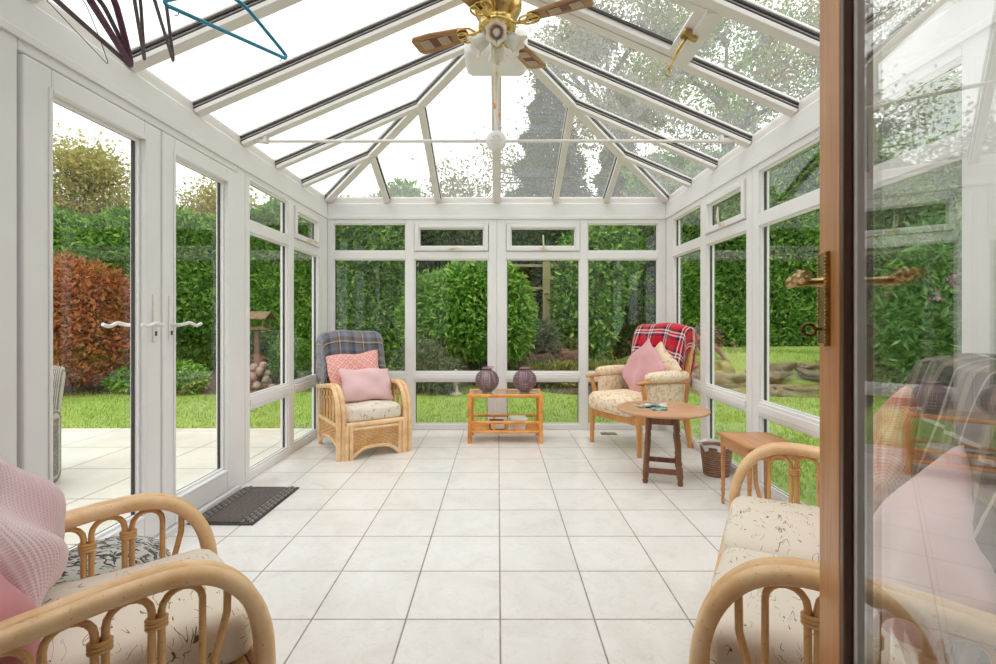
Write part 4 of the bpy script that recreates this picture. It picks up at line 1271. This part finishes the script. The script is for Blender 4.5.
# ------------------------------------------------------------------ tartan draped fireside chair
wc = thing('fireside_chair', 'teak framed fireside chair with cream floral upholstery and a red tartan throw', 'armchair', (.982, 4.164, 0), face(-.87, -.494))
FR_, RE_ = .0, .579
for sx in (-1, 1):
    m = MB(); m.tube([(sx * .285, .0, 0), (sx * .283, .0, .2), (sx * .275, -.0, .34)], [.019, .024, .027], 10); m.build('front_leg', CHAIRW, wc)
    m = MB()
    pr = catmull([(sx * .285, .60, 0), (sx * .28, .555, .25), (sx * .275, .535, .42), (sx * .27, .57, .62), (sx * .262, .66, .99)], 8)
    for a, c in zip(pr[:-1], pr[1:]):
        pass
    m.tube(pr, [.021 + .012 * math.sin(PI * i / (len(pr) - 1)) for i in range(len(pr))], 10); m.build('back_post', CHAIRW, wc)
    m = MB(); m.tube(catmull([(sx * .288, .02, .30), (sx * .30, .045, .43), (sx * .305, .015, .575)], 6), [.019] * 13, 10); m.build('arm_support', CHAIRW, wc)
    m = MB(); m.tube(catmull([(sx * .305, -.045, .585), (sx * .307, .02, .592), (sx * .305, .25, .585), (sx * .29, .53, .565)], 6), [.014, .018, .02, .021] + [.021] * 15, 10, flat=.7); m.build('arm_rail', CHAIRW, wc)
    m = MB(); m.rbox((sx * .30, .30, .625), (.095, .46, .075), .034, 8, None, (0, 0, .012)); m.build('arm_pad', FLORAL, wc)
    m = MB(); m.rbox((sx * .278, .30, .45), (.04, .46, .27), .015, 6, None, (.008, 0, 0)); m.build('side_panel', FLORAL, wc)
m = MB(); m.bar((-.27, .0, .28), (.27, .0, .28), .03, .07); m.build('front_rail', CHAIRW, wc, bevel=.006)
for sx in (-1, 1):
    m = MB(); m.bar((sx * .272, .0, .28), (sx * .272, .555, .27), .026, .065); m.build('side_rail', CHAIRW, wc, bevel=.006)
m = MB(); m.rbox((0, .215, .375), (.535, .60, .155), .06, 12, Matrix.Rotation(R(-3), 3, 'X'), (0, .02, .03), .004, 3); m.build('seat_cushion', FLORAL, wc)
m = MB(); m.rbox((0, .535, .70), (.50, .13, .62), .05, 12, Matrix.Rotation(R(-14), 3, 'X'), (0, .03, .015), .003, 4); m.build('back_cushion', FLORAL, wc)
m = MB(); m.bar((-.262, .655, .965), (.262, .655, .965), .03, .05); m.build('top_rail', CHAIRW, wc, bevel=.008)
rw = wc.rotation_euler.z
o, fn = drape('throw', 'red navy and white tartan throw over the back of the fireside chair', TART_R, .50, .31, .30, 1.03, .525, .69, tuple(wc.location), rw, (.03, .03), (.05, .24), .22, 7, base=None)
fg = MB(); rd = random.Random(3)
for k in range(60):
    p, _ = fn(0.0, .06 + .88 * k / 59); p = Vector(p)
    fg.tube([p, p + Vector((rd.uniform(-.006, .006), -.012, -.02)), p + Vector((rd.uniform(-.012, .012), -.014, -.045))], [.0022, .002, .001], 4)
fg.build('fringe', fabric('cream_red_fringe', srgb(214, 150, 150)), o)
pillow('pillow', 'cream floral pillow behind the pink one on the fireside chair', FLORAL, .38, .38, .12, onseat(wc, .09, .42, .645), orient(rw, R(-16), R(38)), seed=12, pinch=.015)
pillow('pillow', 'dusty pink square pillow standing on its corner on the fireside chair', fabric('dusty_pink_cloth', srgb(212, 158, 162), .05), .42, .42, .13, onseat(wc, .015, .31, .655), orient(rw - .12, R(-20), R(38)), seed=13, pinch=.015)

# ------------------------------------------------------------------ bamboo coffee table
ct = thing('coffee_table', 'amber bamboo coffee table with glass top before the end window', 'coffee table', (.065, 4.52, 0))
w2, dd = .315, .155
for sx in (-1, 1):
    for sy in (-1, 1):
        m = MB()
        zs = [0, .02, .14, .15, .16, .29, .30, .31, .425]; rs_ = [.018, .02, .018, .022, .018, .018, .022, .018, .02]
        m.tube([(sx * w2, sy * dd, z) for z in zs], rs_, 12); m.build('leg', AMBER, ct)
m = MB()
for sy in (-1, 1): m.tube([(-w2 - .02, sy * dd, .42), (w2 + .02, sy * dd, .42)], .017, 10)
for sx in (-1, 1): m.tube([(sx * w2, -dd - .015, .42), (sx * w2, dd + .015, .42)], .017, 10)
m.build('top_frame', AMBER, ct)
m = MB()
for sy in (-1, 1):
    for z in (.10, .185): m.tube([(-w2, sy * dd, z), (w2, sy * dd, z)], .013, 10)
    for x in (-.10, .10): m.tube([(x, sy * dd, .10), (x, sy * dd, .185)], .010, 8)
for sx in (-1, 1):
    for z in (.10, .185): m.tube([(sx * w2, -dd, z), (sx * w2, dd, z)], .013, 10)
m.build('shelf_rail', AMBER, ct)
m = MB()
for k in range(9):
    y = -dd + .03 + (2 * dd - .06) * k / 8; m.tube([(-w2, y, .105), (w2, y, .105)], .008, 6)
m.build('shelf_canes', AMBER, ct)
m = MB(); m.lohi((-w2 + .01, -dd + .01, .424), (w2 - .01, dd - .01, .432)); m.build('glass_top', glass('table_glass', .10, (.88, .93, .90)), ct)
def lantern(name, label, loc):
    t = thing(name, label, 'lantern', loc)
    LM = bpy.data.materials.get('lantern_metal') or plain('lantern_metal', srgb(138, 112, 116), .42, .3, .2, 60)
    mb = MB(); nu, nv = 30, 11; Rr = .108
    def P(i, j):
        th = R(16) + (R(164) - R(16)) * j / nv; a = 2 * PI * i / nu
        return Vector((Rr * math.sin(th) * math.cos(a), Rr * math.sin(th) * math.sin(a), Rr * .98 - Rr * .96 * math.cos(th) * -1 * -1))
    for i in range(nu):
        for j in range(nv):
            a, b_, c, d = P(i, j), P(i + 1, j), P(i + 1, j + 1), P(i, j + 1)
            cen = (a + b_ + c + d) / 4; k = .60 if (i % 5) else .0
            if k == 0: mb.add([a, b_, c, d], [(0, 1, 2, 3)]); continue
            q = [cen + (p - cen) * k for p in (a, b_, c, d)]
            mb.add([a, b_, c, d] + q, [(0, 1, 5, 4), (1, 2, 6, 5), (2, 3, 7, 6), (3, 0, 4, 7)])
    mb.build('perforated_shade', LM, t, solid=.003)
    m = MB(); m.lathe([(.034, .205), (.048, .212), (.052, .218), (.044, .222), (.030, .214)], (0, 0, 0), 20); m.build('rim', LM, t)
    m = MB(); m.lathe([(0, 0), (.045, 0), (.045, .006), (.032, .012)], (0, 0, 0), 20); m.build('foot', LM, t)
    m = MB(); m.tube(catmull([(-.045, 0, .215), (-.02, .03, .228), (.03, .034, .232), (.062, .01, .226)], 5), .003, 6); m.build('wire_handle', LM, t)
    m = MB(); m.lathe([(0, .012), (.03, .012), (.03, .07), (.002, .074)], (0, 0, 0), 14); m.build('candle', plain('ivory_wax', srgb(226, 214, 190), .5), t)
    return t
lantern('lantern', 'round punched metal lantern on the bamboo table, in front of the window post', (-.10, 4.52, .432))
lantern('lantern', 'round punched metal lantern on the bamboo table, in front of the lawn pane', (.245, 4.52, .432))
PAPER = plain('paper_white', srgb(232, 228, 220), .7)
def book(name, label, loc, s, rz, cover, group=None):
    t = thing(name, label, 'book', loc, rz, group)
    m = MB(); m.lohi((-s[0] / 2 + .004, -s[1] / 2 + .004, .002), (s[0] / 2 - .003, s[1] / 2 - .004, s[2] - .002)); m.build('pages', PAPER, t)
    m = MB(); m.lohi((-s[0] / 2, -s[1] / 2, 0), (s[0] / 2, s[1] / 2, .003)); m.lohi((-s[0] / 2, -s[1] / 2, s[2] - .003), (s[0] / 2, s[1] / 2, s[2])); m.lohi((-s[0] / 2 - .002, -s[1] / 2, 0), (-s[0] / 2 + .003, s[1] / 2, s[2])); m.build('cover', cover, t)
    return t
MAR = plain('maroon_cover', srgb(84, 26, 28), .5); WHC = plain('white_cover', srgb(232, 230, 226), .45); BEI = plain('beige_cover', srgb(200, 178, 150), .5)
book('book', 'dark red book lying on the lower shelf of the bamboo table', (-.075 + .065, 4.50, .113), (.13, .19, .055), 0.05, MAR)
book('book', 'white covered book topmost of the pile on the bamboo table shelf', (.185, 4.50, .171), (.15, .20, .03), .1, WHC)
book('book', 'white covered book at the bottom of the pile on the bamboo table shelf', (.175, 4.50, .113), (.15, .20, .034), -.04, WHC)
book('book', 'beige book in the middle of the pile on the bamboo table shelf', (.18, 4.50, .147), (.145, .19, .024), .02, BEI)

# ------------------------------------------------------------------ round joint-stool table
rt = thing('side_table', 'round topped wooden side table with dark turned legs before the fireside chair', 'side table', (1.140, 3.42, 0), R(-17.6))
m = MB(); m.lathe([(0, .462), (.284, .462), (.305, .466), (.309, .474), (.305, .482), (.294, .486), (0, .487)], (0, 0, 0), 48); m.build('round_top', TABLEW, rt)
tw, td, bw, bd_ = .085, .11, .112, .15
def legp(sx, sy, z): 
    k = 1 - z / .46; return Vector((sx * (tw + (bw - tw) * k), sy * (td + (bd_ - td) * k), z))
for sx in (-1, 1):
    for sy in (-1, 1):
        prof = [(0, .014), (.02, .020), (.03, .015), (.05, .021), (.12, .021), (.125, .015), (.14, .021), (.16, .016), (.22, .019), (.27, .022), (.31, .017), (.325, .021), (.34, .015), (.36, .021), (.462, .021)]
        m = MB(); m.tube([legp(sx, sy, z) for z, r_ in prof], [r_ for z, r_ in prof], 12); m.build('leg', DARKW, rt)
m = MB()
for sy in (-1, 1): m.bar(legp(-1, sy, .425), legp(1, sy, .425), .02, .07)
for sx in (-1, 1): m.bar(legp(sx, -1, .425), legp(sx, 1, .425), .02, .07)
m.build('apron', DARKW, rt, bevel=.003)
for a, c in (((-1, -1), (1, -1)), ((-1, 1), (1, 1)), ((-1, -1), (-1, 1)), ((1, -1), (1, 1))):
    m = MB(); m.bar(legp(*a, .085), legp(*c, .085), .020, .034); m.build('stretcher', DARKW, rt, bevel=.003)
def coverart(name, cols, scale=14):
    t = NT(name); v = t.coord('Object', (scale, scale, 1)); vo = t.n('ShaderNodeTexVoronoi', {'Vector': v, 'Scale': 1.0})
    sep = t.n('ShaderNodeSeparateColor', {0: vo.outputs['Color']})
    c = t.ramp(sep.outputs[0], [(i / len(cols), k) for i, k in enumerate(cols)], 'CONSTANT'); t.set(Base_Color=c, Roughness=.3); return t.m
def booklet(label, loc, s, rz, m_):
    b_ = MB(); b_.lohi((-s[0] / 2, -s[1] / 2, 0), (s[0] / 2, s[1] / 2, s[2])); o = b_.build('booklet', m_, loc=loc, rot=(0, 0, rz), bevel=.001); tag(o, label, 'booklet', None)
AR1 = coverart('garden_cover', [G(60, 104, 92), G(196, 176, 132), G(34, 48, 44), G(226, 222, 210), G(120, 150, 150)], 22)
AR2 = coverart('pale_cover', [G(214, 222, 224), G(120, 160, 160), G(60, 90, 96), G(236, 232, 220)], 30)
AR3 = coverart('green_cover', [G(120, 168, 150), G(176, 206, 192), G(84, 132, 118)], 40)
booklet('open patterned booklet lying lowest on the round side table', (1.06, 3.46, .487), (.19, .13, .010), .15, AR1)
booklet('pale patterned booklet lying across the open one on the round table', (1.10, 3.44, .497), (.15, .11, .010), -.25, AR2)
booklet('small green card lying in front of the booklets on the round table', (1.085, 3.325, .487), (.10, .06, .010), .05, AR3)

# ------------------------------------------------------------------ small oblong table and waste basket
st_ = thing('small_table', 'small oblong wooden table between the cane sofa and the side window', 'side table', (1.47, 2.785, 0))
m = MB(); m.rbox((0, 0, .413), (.31, .37, .018), .006, 6); m.build('table_top', SIDEW, st_)
for sx in (-1, 1):
    for sy in (-1, 1):
        m = MB(); m.tube([(sx * .128, sy * .155, z) for z in (0, .02, .04, .09, .10, .115, .13, .30, .40)], [.007, .011, .008, .013, .009, .014, .010, .013, .014], 10); m.build('leg', SIDEW, st_)
m = MB()
for sy in (-1, 1): m.bar((-.128, sy * .155, .375), (.128, sy * .155, .375), .016, .055)
for sx in (-1, 1): m.bar((sx * .128, -.155, .375), (sx * .128, .155, .375), .016, .055)
m.build('apron', SIDEW, st_, bevel=.002)
def basket_mat():
    t = NT('brown_wicker'); v = t.coord(); z = t.n('ShaderNodeSeparateXYZ', {0: v})
    s = t.math('SINE', t.math('MULTIPLY', z.outputs[2], 420)); n1 = t.noise(t.coord('Object', (30, 30, 90)), 1, 3).outputs[0]
    c = t.ramp(t.math('ADD', t.math('MULTIPLY', s, .2), n1), [(.25, srgb(124, 88, 66)), (.75, srgb(190, 150, 120))]); t.set(Base_Color=c, Roughness=.8); t.bump(s, .8, .006); return t.m
wb = thing('waste_basket', 'brown woven waste basket with a plastic liner beside the small table', 'basket', (1.545, 3.49, 0))
m = MB(); m.lathe([(0, .0), (.082, .0), (.088, .01), (.108, .20), (.112, .206), (.106, .206), (.098, .19), (.08, .02), (0, .015)], (0, 0, 0), 26); m.build('basket_body', basket_mat(), wb)
m = MB()
rd = random.Random(8); ph = [rd.uniform(0, 6) for _ in range(4)]
def lf(u, v):
    a = 2 * PI * v; r_ = .100 + .016 * u + .004 * math.sin(a * 7 + ph[0]); z = .12 + .105 * u + .006 * math.sin(a * 5 + ph[1])
    return (Vector((r_ * math.cos(a) * (.86 + .14 * u), r_ * math.sin(a) * (.86 + .14 * u), z)), (u, v))
m.grid(lf, 8, 30); m.build('plastic_liner', plain('white_plastic_film', (.8, .8, .82), .25), wb, recalc=False)
m = MB()
for k in range(7): m.rbox((rd.uniform(-.05, .05), rd.uniform(-.05, .05), rd.uniform(.13, .175)), (.06, .05, .045), .02, 4, Euler((k, k * 2, k * 3)).to_matrix(), (0, 0, .004), .004, k)
m.build('crumpled_paper', PAPER, wb)

# ------------------------------------------------------------------ printed pouffe, door mat, floor vent
pf = thing('pouffe', 'round grey pouffe with a dark print between the cane armchair and french doors', 'pouffe', (-1.43, 1.79, 0))
m = MB(); m.lathe([(0, .0), (.15, 0), (.19, .02), (.205, .09), (.20, .18), (.175, .235), (.12, .262), (.05, .272), (0, .273)], (0, 0, 0), 36); m.build('pouffe_body', POUF, pf)
m = MB(); m.tube([(.196 * math.cos(a), .196 * math.sin(a), .19) for a in [2 * PI * k / 40 for k in range(40)]], .006, 6, closed=True); m.build('piping', POUF, pf)
def mat_mat():
    t = NT('dark_ribbed_mat'); v = t.coord(); n1 = t.noise(v, 160, 3).outputs[0]
    c = t.ramp(n1, [(.35, srgb(66, 58, 54)), (.65, srgb(116, 106, 100))]); t.set(Base_Color=c, Roughness=.9); t.bump(n1, .8, .006); return t.m
TREAD = plain('grey_tread', srgb(150, 144, 138), .5)
dm = thing('doormat', 'dark rubber backed doormat inside the french doors', 'doormat', (-1.478, 2.92, 0), R(-1.5))
m = MB(); m.rbox((0, 0, .004), (.36, .585, .008), .003, 4); m.build('rubber_border', plain('black_rubber', srgb(58, 52, 50), .6), dm)
m = MB(); m.rbox((0, 0, .0105), (.20, .555, .007), .003, 6); m.build('pile', mat_mat(), dm)
for sx in (-1, 1):
    m = MB()
    for i in range(3):
        for j in range(13):
            x = sx * (.112 + i * .024); y = -.26 + j * .0433 + (i % 2) * .02
            m.box((x, y - .006, .011), (.020, .007, .008), (0, 0, .7)); m.box((x, y + .006, .011), (.020, .007, .008), (0, 0, -.7))
    m.build('chevron_pattern', TREAD, dm)
fv = thing('floor_vent', 'small brown metal floor grille before the end window by the fireside chair', 'floor vent', (1.06, 4.72, 0))
m = MB()
for (a, c) in (((-.075, -.035), (.075, -.027)), ((-.075, .027), (.075, .035)), ((-.075, -.027), (-.066, .027)), ((.066, -.027), (.075, .027))): m.lohi((*a, 0), (*c, .006))
m.build('frame', plain('bronze_metal', srgb(150, 122, 96), .4, .6), fv)
m = MB()
for k in range(9): m.lohi((-.062 + k * .0155, -.027, .001), (-.056 + k * .0155, .027, .005))
m.build('grille', bpy.data.materials['bronze_metal'], fv)
# ------------------------------------------------------------------ ceiling fan
FX, FY, FZ = XM + .008, 2.57, 2.63
fan = thing('ceiling_fan', 'brass ceiling fan with brown blades and frosted tulip lamps', 'ceiling fan', (FX, FY, FZ))
m = MB(); m.tube([(0, 0, .22), (0, 0, ZR - FZ)], .016, 12); m.lathe([(.0, ZR - FZ - .07), (.045, ZR - FZ - .065), (.065, ZR - FZ - .03), (.07, ZR - FZ)], (0, 0, 0), 24); m.build('downrod', BRASS, fan)
m = MB(); m.lathe([(.02, .225), (.06, .22), (.10, .195), (.128, .15), (.128, .085), (.11, .05), (.085, .03), (.08, .01), (.10, -.005), (.095, -.02), (.05, -.03)], (0, 0, 0), 36); m.build('motor_housing', BRASS, fan)
m = MB(); m.lathe([(.05, -.03), (.052, -.045), (.04, -.06), (.03, -.075), (.034, -.09), (.026, -.105), (.0, -.112)], (0, 0, 0), 28); m.build('lamp_hub', BRASS, fan)
def blade_mat():
    t = NT('fan_blade_wood'); v = t.coord('Object', (1.5, 24, 24)); n1 = t.noise(v, 1, 5, .6, .4).outputs[0]
    t.set(Base_Color=t.ramp(n1, [(.3, srgb(140, 98, 56)), (.7, srgb(184, 140, 92))]), Roughness=.4); return t.m
BLW = blade_mat(); BLP = plain('mahogany_inset', srgb(112, 66, 48), .4); BLC = plain('cane_inset', srgb(206, 184, 164), .6)
for ang in (60, 156, -25, -116):
    M = Matrix.Rotation(R(ang), 3, 'Z') @ Matrix.Rotation(R(10), 3, 'X')
    r0, r1 = .17, .50
    out = []
    N_ = 18
    def hw_(t_): return .044 + .022 * min(1, t_ * 1.6)
    top = []; bot = []
    for k in range(N_ + 1):
        t_ = k / N_; x = r0 + (r1 - r0) * t_; h_ = hw_(t_)
        e = 1 - max(0, (t_ - .93) / .07) ** 2 * .35
        s_ = 1 - max(0, (.06 - t_) / .06) ** 2 * .4
        top.append((x, h_ * e * s_)); bot.append((x, -h_ * e * s_))
    loop = top + bot[::-1]
    m = MB(); n_ = len(loop)
    vs = [M @ Vector((x, y, .004)) for x, y in loop] + [M @ Vector((x, y, -.004)) for x, y in loop]
    m.add(vs, [tuple(range(n_)), tuple(range(n_, 2 * n_))[::-1]] + [(i, (i + 1) % n_, n_ + (i + 1) % n_, n_ + i) for i in range(n_)])
    bo = m.build('blade', BLW, fan)
    m = MB()
    pts = [(.27, -.016), (.30, -.03), (.42, -.036), (.455, -.02), (.455, .02), (.42, .036), (.30, .03), (.27, .016)]
    vs = [M @ Vector((x, y, -.0055)) for x, y in pts] + [M @ Vector((x, y, -.0045)) for x, y in pts]; n_ = len(pts)
    m.add(vs, [tuple(range(n_)), tuple(range(n_, 2 * n_))[::-1]] + [(i, (i + 1) % n_, n_ + (i + 1) % n_, n_ + i) for i in range(n_)])
    m.build('inset_panel', BLP, bo)
    m = MB()
    for q in range(6):
        for (cx, hw2) in ((.315, .026), (.425, .030)):
            x = cx - .028 + q * .011
            m.bar(M @ Vector((x, -hw2, -.0075)), M @ Vector((x, hw2, -.0075)), .004, .003)
            y = -hw2 + q * hw2 * 2 / 5
            m.bar(M @ Vector((cx - .028, y, -.0075)), M @ Vector((cx + .028, y, -.0075)), .004, .003)
    m.build('cane_lattice', BLC, bo)
    m = MB()
    P_ = lambda x, y, z=-.012: M @ Vector((x, y, z))
    m.tube([P_(.08, 0, -.004), P_(.13, 0, -.016), P_(.18, 0)], .010, 8)
    for sy in (-1, 1):
        m.tube(catmull([P_(.12, 0), P_(.15, sy * .045), P_(.20, sy * .05), P_(.225, sy * .022), P_(.19, sy * .012), P_(.165, sy * .02)], 6), .0055, 8)
    m.tube([P_(.20 + .03 * math.cos(a), .028 * math.sin(a)) for a in [2 * PI * k / 16 for k in range(16)]], .005, 6, closed=True)
    m.build('blade_iron', BRASS, fan)
FROST = NT('frosted_glass'); FROST.set(Base_Color=(.92, .86, .77), Roughness=.35); FROST.b.inputs['Transmission Weight'].default_value = .25; FROST.b.inputs['Subsurface Weight'].default_value = .3; FROST = FROST.m
BULB = plain('white_bulb', (.9, .88, .84), .25)
for ang in (-92, -2, 88, 178):
    M = Matrix.Rotation(R(ang), 3, 'Z') @ Matrix.Rotation(R(124), 3, 'Y') @ Matrix.Scale(.82, 3)
    o0 = Matrix.Rotation(R(ang), 3, 'Z') @ Vector((.042, 0, -.055))
    m = MB(); m.lathe([(.016, -.03), (.018, .0), (.026, .012), (.026, .022)], o0, 16, M); h_ = m.build('lamp_arm', BRASS, fan)
    m = MB()
    def sf(u, v, M=M, o0=o0):
        a = 2 * PI * v
        prof = [(.024, .012), (.040, .03), (.046, .055), (.044, .08), (.052, .10), (.066, .115)]
        k = u * 5; i = min(4, int(k)); f = k - i
        r_ = prof[i][0] + (prof[i + 1][0] - prof[i][0]) * f; z = prof[i][1] + (prof[i + 1][1] - prof[i][1]) * f
        r_ *= 1 + .10 * u ** 3 * math.cos(6 * a); z += .008 * u ** 3 * math.cos(6 * a)
        return (M @ Vector((r_ * math.cos(a), r_ * math.sin(a), z)) + o0, (u, v))
    m.grid(sf, 14, 36); s_ = m.build('lamp_shade', FROST, fan, solid=.003, recalc=False)
    m = MB(); m.lathe([(.012, .02), (.014, .035), (.022, .055), (.024, .07), (.018, .084), (0, .09)], o0, 16, M); m.build('bulb', BULB, s_)
m = MB()
for (x, y, l) in ((-.012, -.03, .33), (.014, -.028, .37)):
    m.tube([(x, y, -.09), (x, y, -.09 - l)], .0016, 5)
m.build('pull_chain', BRASS, fan)
for (x, y, l) in ((-.012, -.03, .33), (.014, -.028, .37)):
    m = MB(); m.lathe([(0, .0), (.006, .006), (.008, .018), (.004, .03), (0, .034)], (x, y, -.09 - l - .03), 10); m.build('pull_knob', AMBER, fan)

# ------------------------------------------------------------------ clothes hangers on the rail above the doors
HZ = 2.285
def hanger(name, label, x, yaw, mat_, w=.40, drop=.20, r=.005, tilt=0.0, flat=1.0, bar=True, hooks=False, ay=0.0):
    t = thing(name, label, 'clothes hanger', (x, 1.70, HZ + .012), yaw)
    m = MB()
    zt = -.085; zb = -drop - .02
    pts = [(0, 0, zt), (.05, 0, zt - .012), (w * .34, 0, zt - .07), (w * .47, 0, zb + .022), (w * .5, 0, zb + .010), (w * .485, 0, zb), (w * .45, 0, zb)] 
    full = [Vector(p) for p in catmull(pts, 5)]
    loop = full + [Vector((-p.x, p.y, p.z)) for p in full[::-1]]
    rot = Matrix.Rotation(tilt, 3, 'Y')
    loop = [rot @ p for p in loop]
    m.tube(loop[:-1], r, 8, closed=True, flat=flat, up=(0, 1, 0))
    m.build('body', mat_, t)
    k = MB()
    hk = [rot @ Vector((0, 0, zt)), rot @ Vector((0, 0, zt + .045))] + [Vector((.0 + .017 * math.cos(a) - .0, 0, -.012 + .017 * math.sin(a))) for a in [R(q) for q in range(-80, 200, 35)]]
    k.tube(hk, .002, 6); k.build('hook', plain('hook_steel', (.5, .5, .5), .25, 1.0) if 'hook_steel' not in bpy.data.materials else bpy.data.materials['hook_steel'], t)
    if hooks:
        for sx in (-1, 1):
            h = MB(); h.tube([rot @ Vector((sx * w * .43 + .010 * math.sin(a), 0, zb - .014 - .012 * math.cos(a) + .006)) for a in [R(q) for q in range(-20, 200, 30)]], .0016, 5); h.build('side_hook', mat_, t)
    return t
TEAL = plain('teal_plastic', srgb(28, 140, 170), .3)
VELV = plain('charcoal_velvet', srgb(98, 88, 92), .8, 0, .2, 60, .2)
PLUM = plain('plum_velvet', srgb(98, 58, 80), .8, 0, .2, 60, .2)
WIRE = plain('thin_steel_wire', srgb(120, 116, 112), .35, .8)
yw = lambda dx, dy: math.atan2(dy, dx)
hanger('clothes_hanger', 'teal plastic clothes hanger apart from the dark ones', -.92, yw(.24, .32), TEAL, .40, .195, .0065, R(0), hooks=True)
hanger('clothes_hanger', 'charcoal clothes hanger next to the teal one', -1.15, yw(-.20, .40), VELV, .42, .19, .0055)
hanger('clothes_hanger', 'charcoal clothes hanger, second in from the teal one', -1.235, yw(-.24, .38), VELV, .42, .19, .0055)
hanger('clothes_hanger', 'plum velvet clothes hanger, thickest of the dark ones', -1.33, yw(-.17, .40), PLUM, .42, .20, .011)
hanger('clothes_hanger', 'charcoal velvet clothes hanger behind the plum one, beside the thin wire one', -1.385, yw(-.07, .42), VELV, .42, .20, .008)
hanger('clothes_hanger', 'thin wire clothes hanger at the end of the row over the doors', -1.44, yw(-.12, .40), WIRE, .40, .20, .0016)

# ------------------------------------------------------------------ wooden inner door standing open
TH = R(19.0)
hx, hy = .593 - .75 * math.sin(TH), .873 - .75 * math.cos(TH)
wd = thing('door_3', 'oak framed glazed inner door standing open before the cane sofa', 'door', (hx, hy, 0), -TH, kind='structure')
# local: +y runs from hinge to free edge, +x is the sofa side
DW, DZ = .75, 2.04
hxk = .021
def dbox(mb, y0, y1, z0, z1, x0=-hxk, x1=hxk): mb.lohi((x0, y0, z0), (x1, y1, z1))
SW = .108
m = MB(); dbox(m, DW - SW, DW, .012, DZ); m.build('lock_stile', OAK_DOOR, wd, bevel=.003)
m = MB(); dbox(m, 0, SW, .012, DZ); m.build('hinge_stile', OAK_DOOR, wd, bevel=.003)
m = MB(); dbox(m, SW, DW - SW, .012, .22); m.build('bottom_rail', OAK_DOOR_H, wd, bevel=.003)
m = MB(); dbox(m, SW, DW - SW, DZ - .11, DZ); m.build('top_rail', OAK_DOOR_H, wd, bevel=.003)
m = MB()
g0, g1, z0, z1 = SW, DW - SW, .22, DZ - .11
for sx in (-1, 1):
    xa, xb_ = (sx * .007, sx * .020)
    lo_, hi_ = min(xa, xb_), max(xa, xb_)
    for (a, c, e, f) in ((g1 - .016, g1, z0, z1), (g0, g0 + .016, z0, z1), (g0, g1, z0, z0 + .016), (g0, g1, z1 - .016, z1)): dbox(m, a, c, e, f, lo_, hi_)
m.build('glazing_bead', WALNUT, wd, bevel=.003)
m = MB()
for k in range(2):
    x = (-.0055, .0055)[k]
for (a, c, e, f) in ((g1 - .030, g1 - .016, z0 + .016, z1 - .016), (g0 + .016, g0 + .030, z0 + .016, z1 - .016)): dbox(m, a, c, e, f, -.0062, .0062)
m.build('spacer_bar', plain('grey_spacer', srgb(196, 190, 182), .45), wd)
m = MB(); dbox(m, g0 + .004, g1 - .004, z0 + .004, z1 - .004, -.0055, .0055); m.build('glass_pane', DOORG, wd)
hz = 1.129
for sx in (-1, 1):
    m = MB(); dbox(m, DW - .064, DW - .020, hz - .075, hz + .085, sx * hxk if sx > 0 else -hxk - .006, (hxk + .006) if sx > 0 else -hxk)
    ho = m.build('handle_plate', BRASS_OLD if sx < 0 else BRASS_DARK, wd, bevel=.002)
    m = MB()
    for k in range(26):
        z = hz - .070 + k * .150 / 25
        for y in (DW - .062, DW - .022): m.rbox((sx * (hxk + .0065), y, z), (.005, .005, .005), .0024, 3)
    for k in range(7):
        y = DW - .060 + k * .036 / 6
        for z in (hz - .073, hz + .083): m.rbox((sx * (hxk + .0065), y, z), (.005, .005, .005), .0024, 3)
    m.build('beaded_edge', BRASS_OLD, ho)
    hzl = hz + .034
    yk = DW - .042
    m = MB()
    m.tube([(sx * (hxk + .005), yk, hzl), (sx * (hxk + .012), yk, hzl), (sx * (hxk + .03), yk, hzl), (sx * (hxk + .046), yk, hzl), (sx * (hxk + .056), yk, hzl), (sx * (hxk + .061), yk, hzl)], [.010, .0072, .0062, .008, .0105, .005], 14)
    lv = catmull([(sx * (hxk + .051), yk, hzl), (sx * (hxk + .052), yk - .025, hzl + .002), (sx * (hxk + .050), yk - .05, hzl + .008), (sx * (hxk + .051), yk - .07, hzl + .003), (sx * (hxk + .049), yk - .092, hzl + .006)], 6)
    m.tube(lv, [.0072 + .0026 * math.sin(i * .85) * (1 - i / 30) for i in range(len(lv))], 12)
    m.tube([(p.x, p.y, p.z + .007 * math.sin(i * .7)) for i, p in enumerate(lv)], [.0048] * len(lv), 8)
    m.build('lever', BRASS_OLD, ho)
m = MB(); kx = -hxk - .006; ky, kz = DW - .042, hz - .046
m.tube([(kx + .002, ky, kz), (kx - .012, ky, kz)], .0028, 8)
m.tube([(kx - .020 + .0095 * math.cos(a), ky + .002 * math.sin(a), kz - .002 + .0095 * math.sin(a)) for a in [2 * PI * k / 20 for k in range(20)]], .0032, 8, closed=True)
m.build('key', BRASS_DARK, wd)
for z in (.25, 1.0, 1.8):
    m = MB(); m.tube([(hxk + .004, -.004, z - .045), (hxk + .004, -.004, z + .045)], .006, 10); m.build('hinge', BRASS, wd)
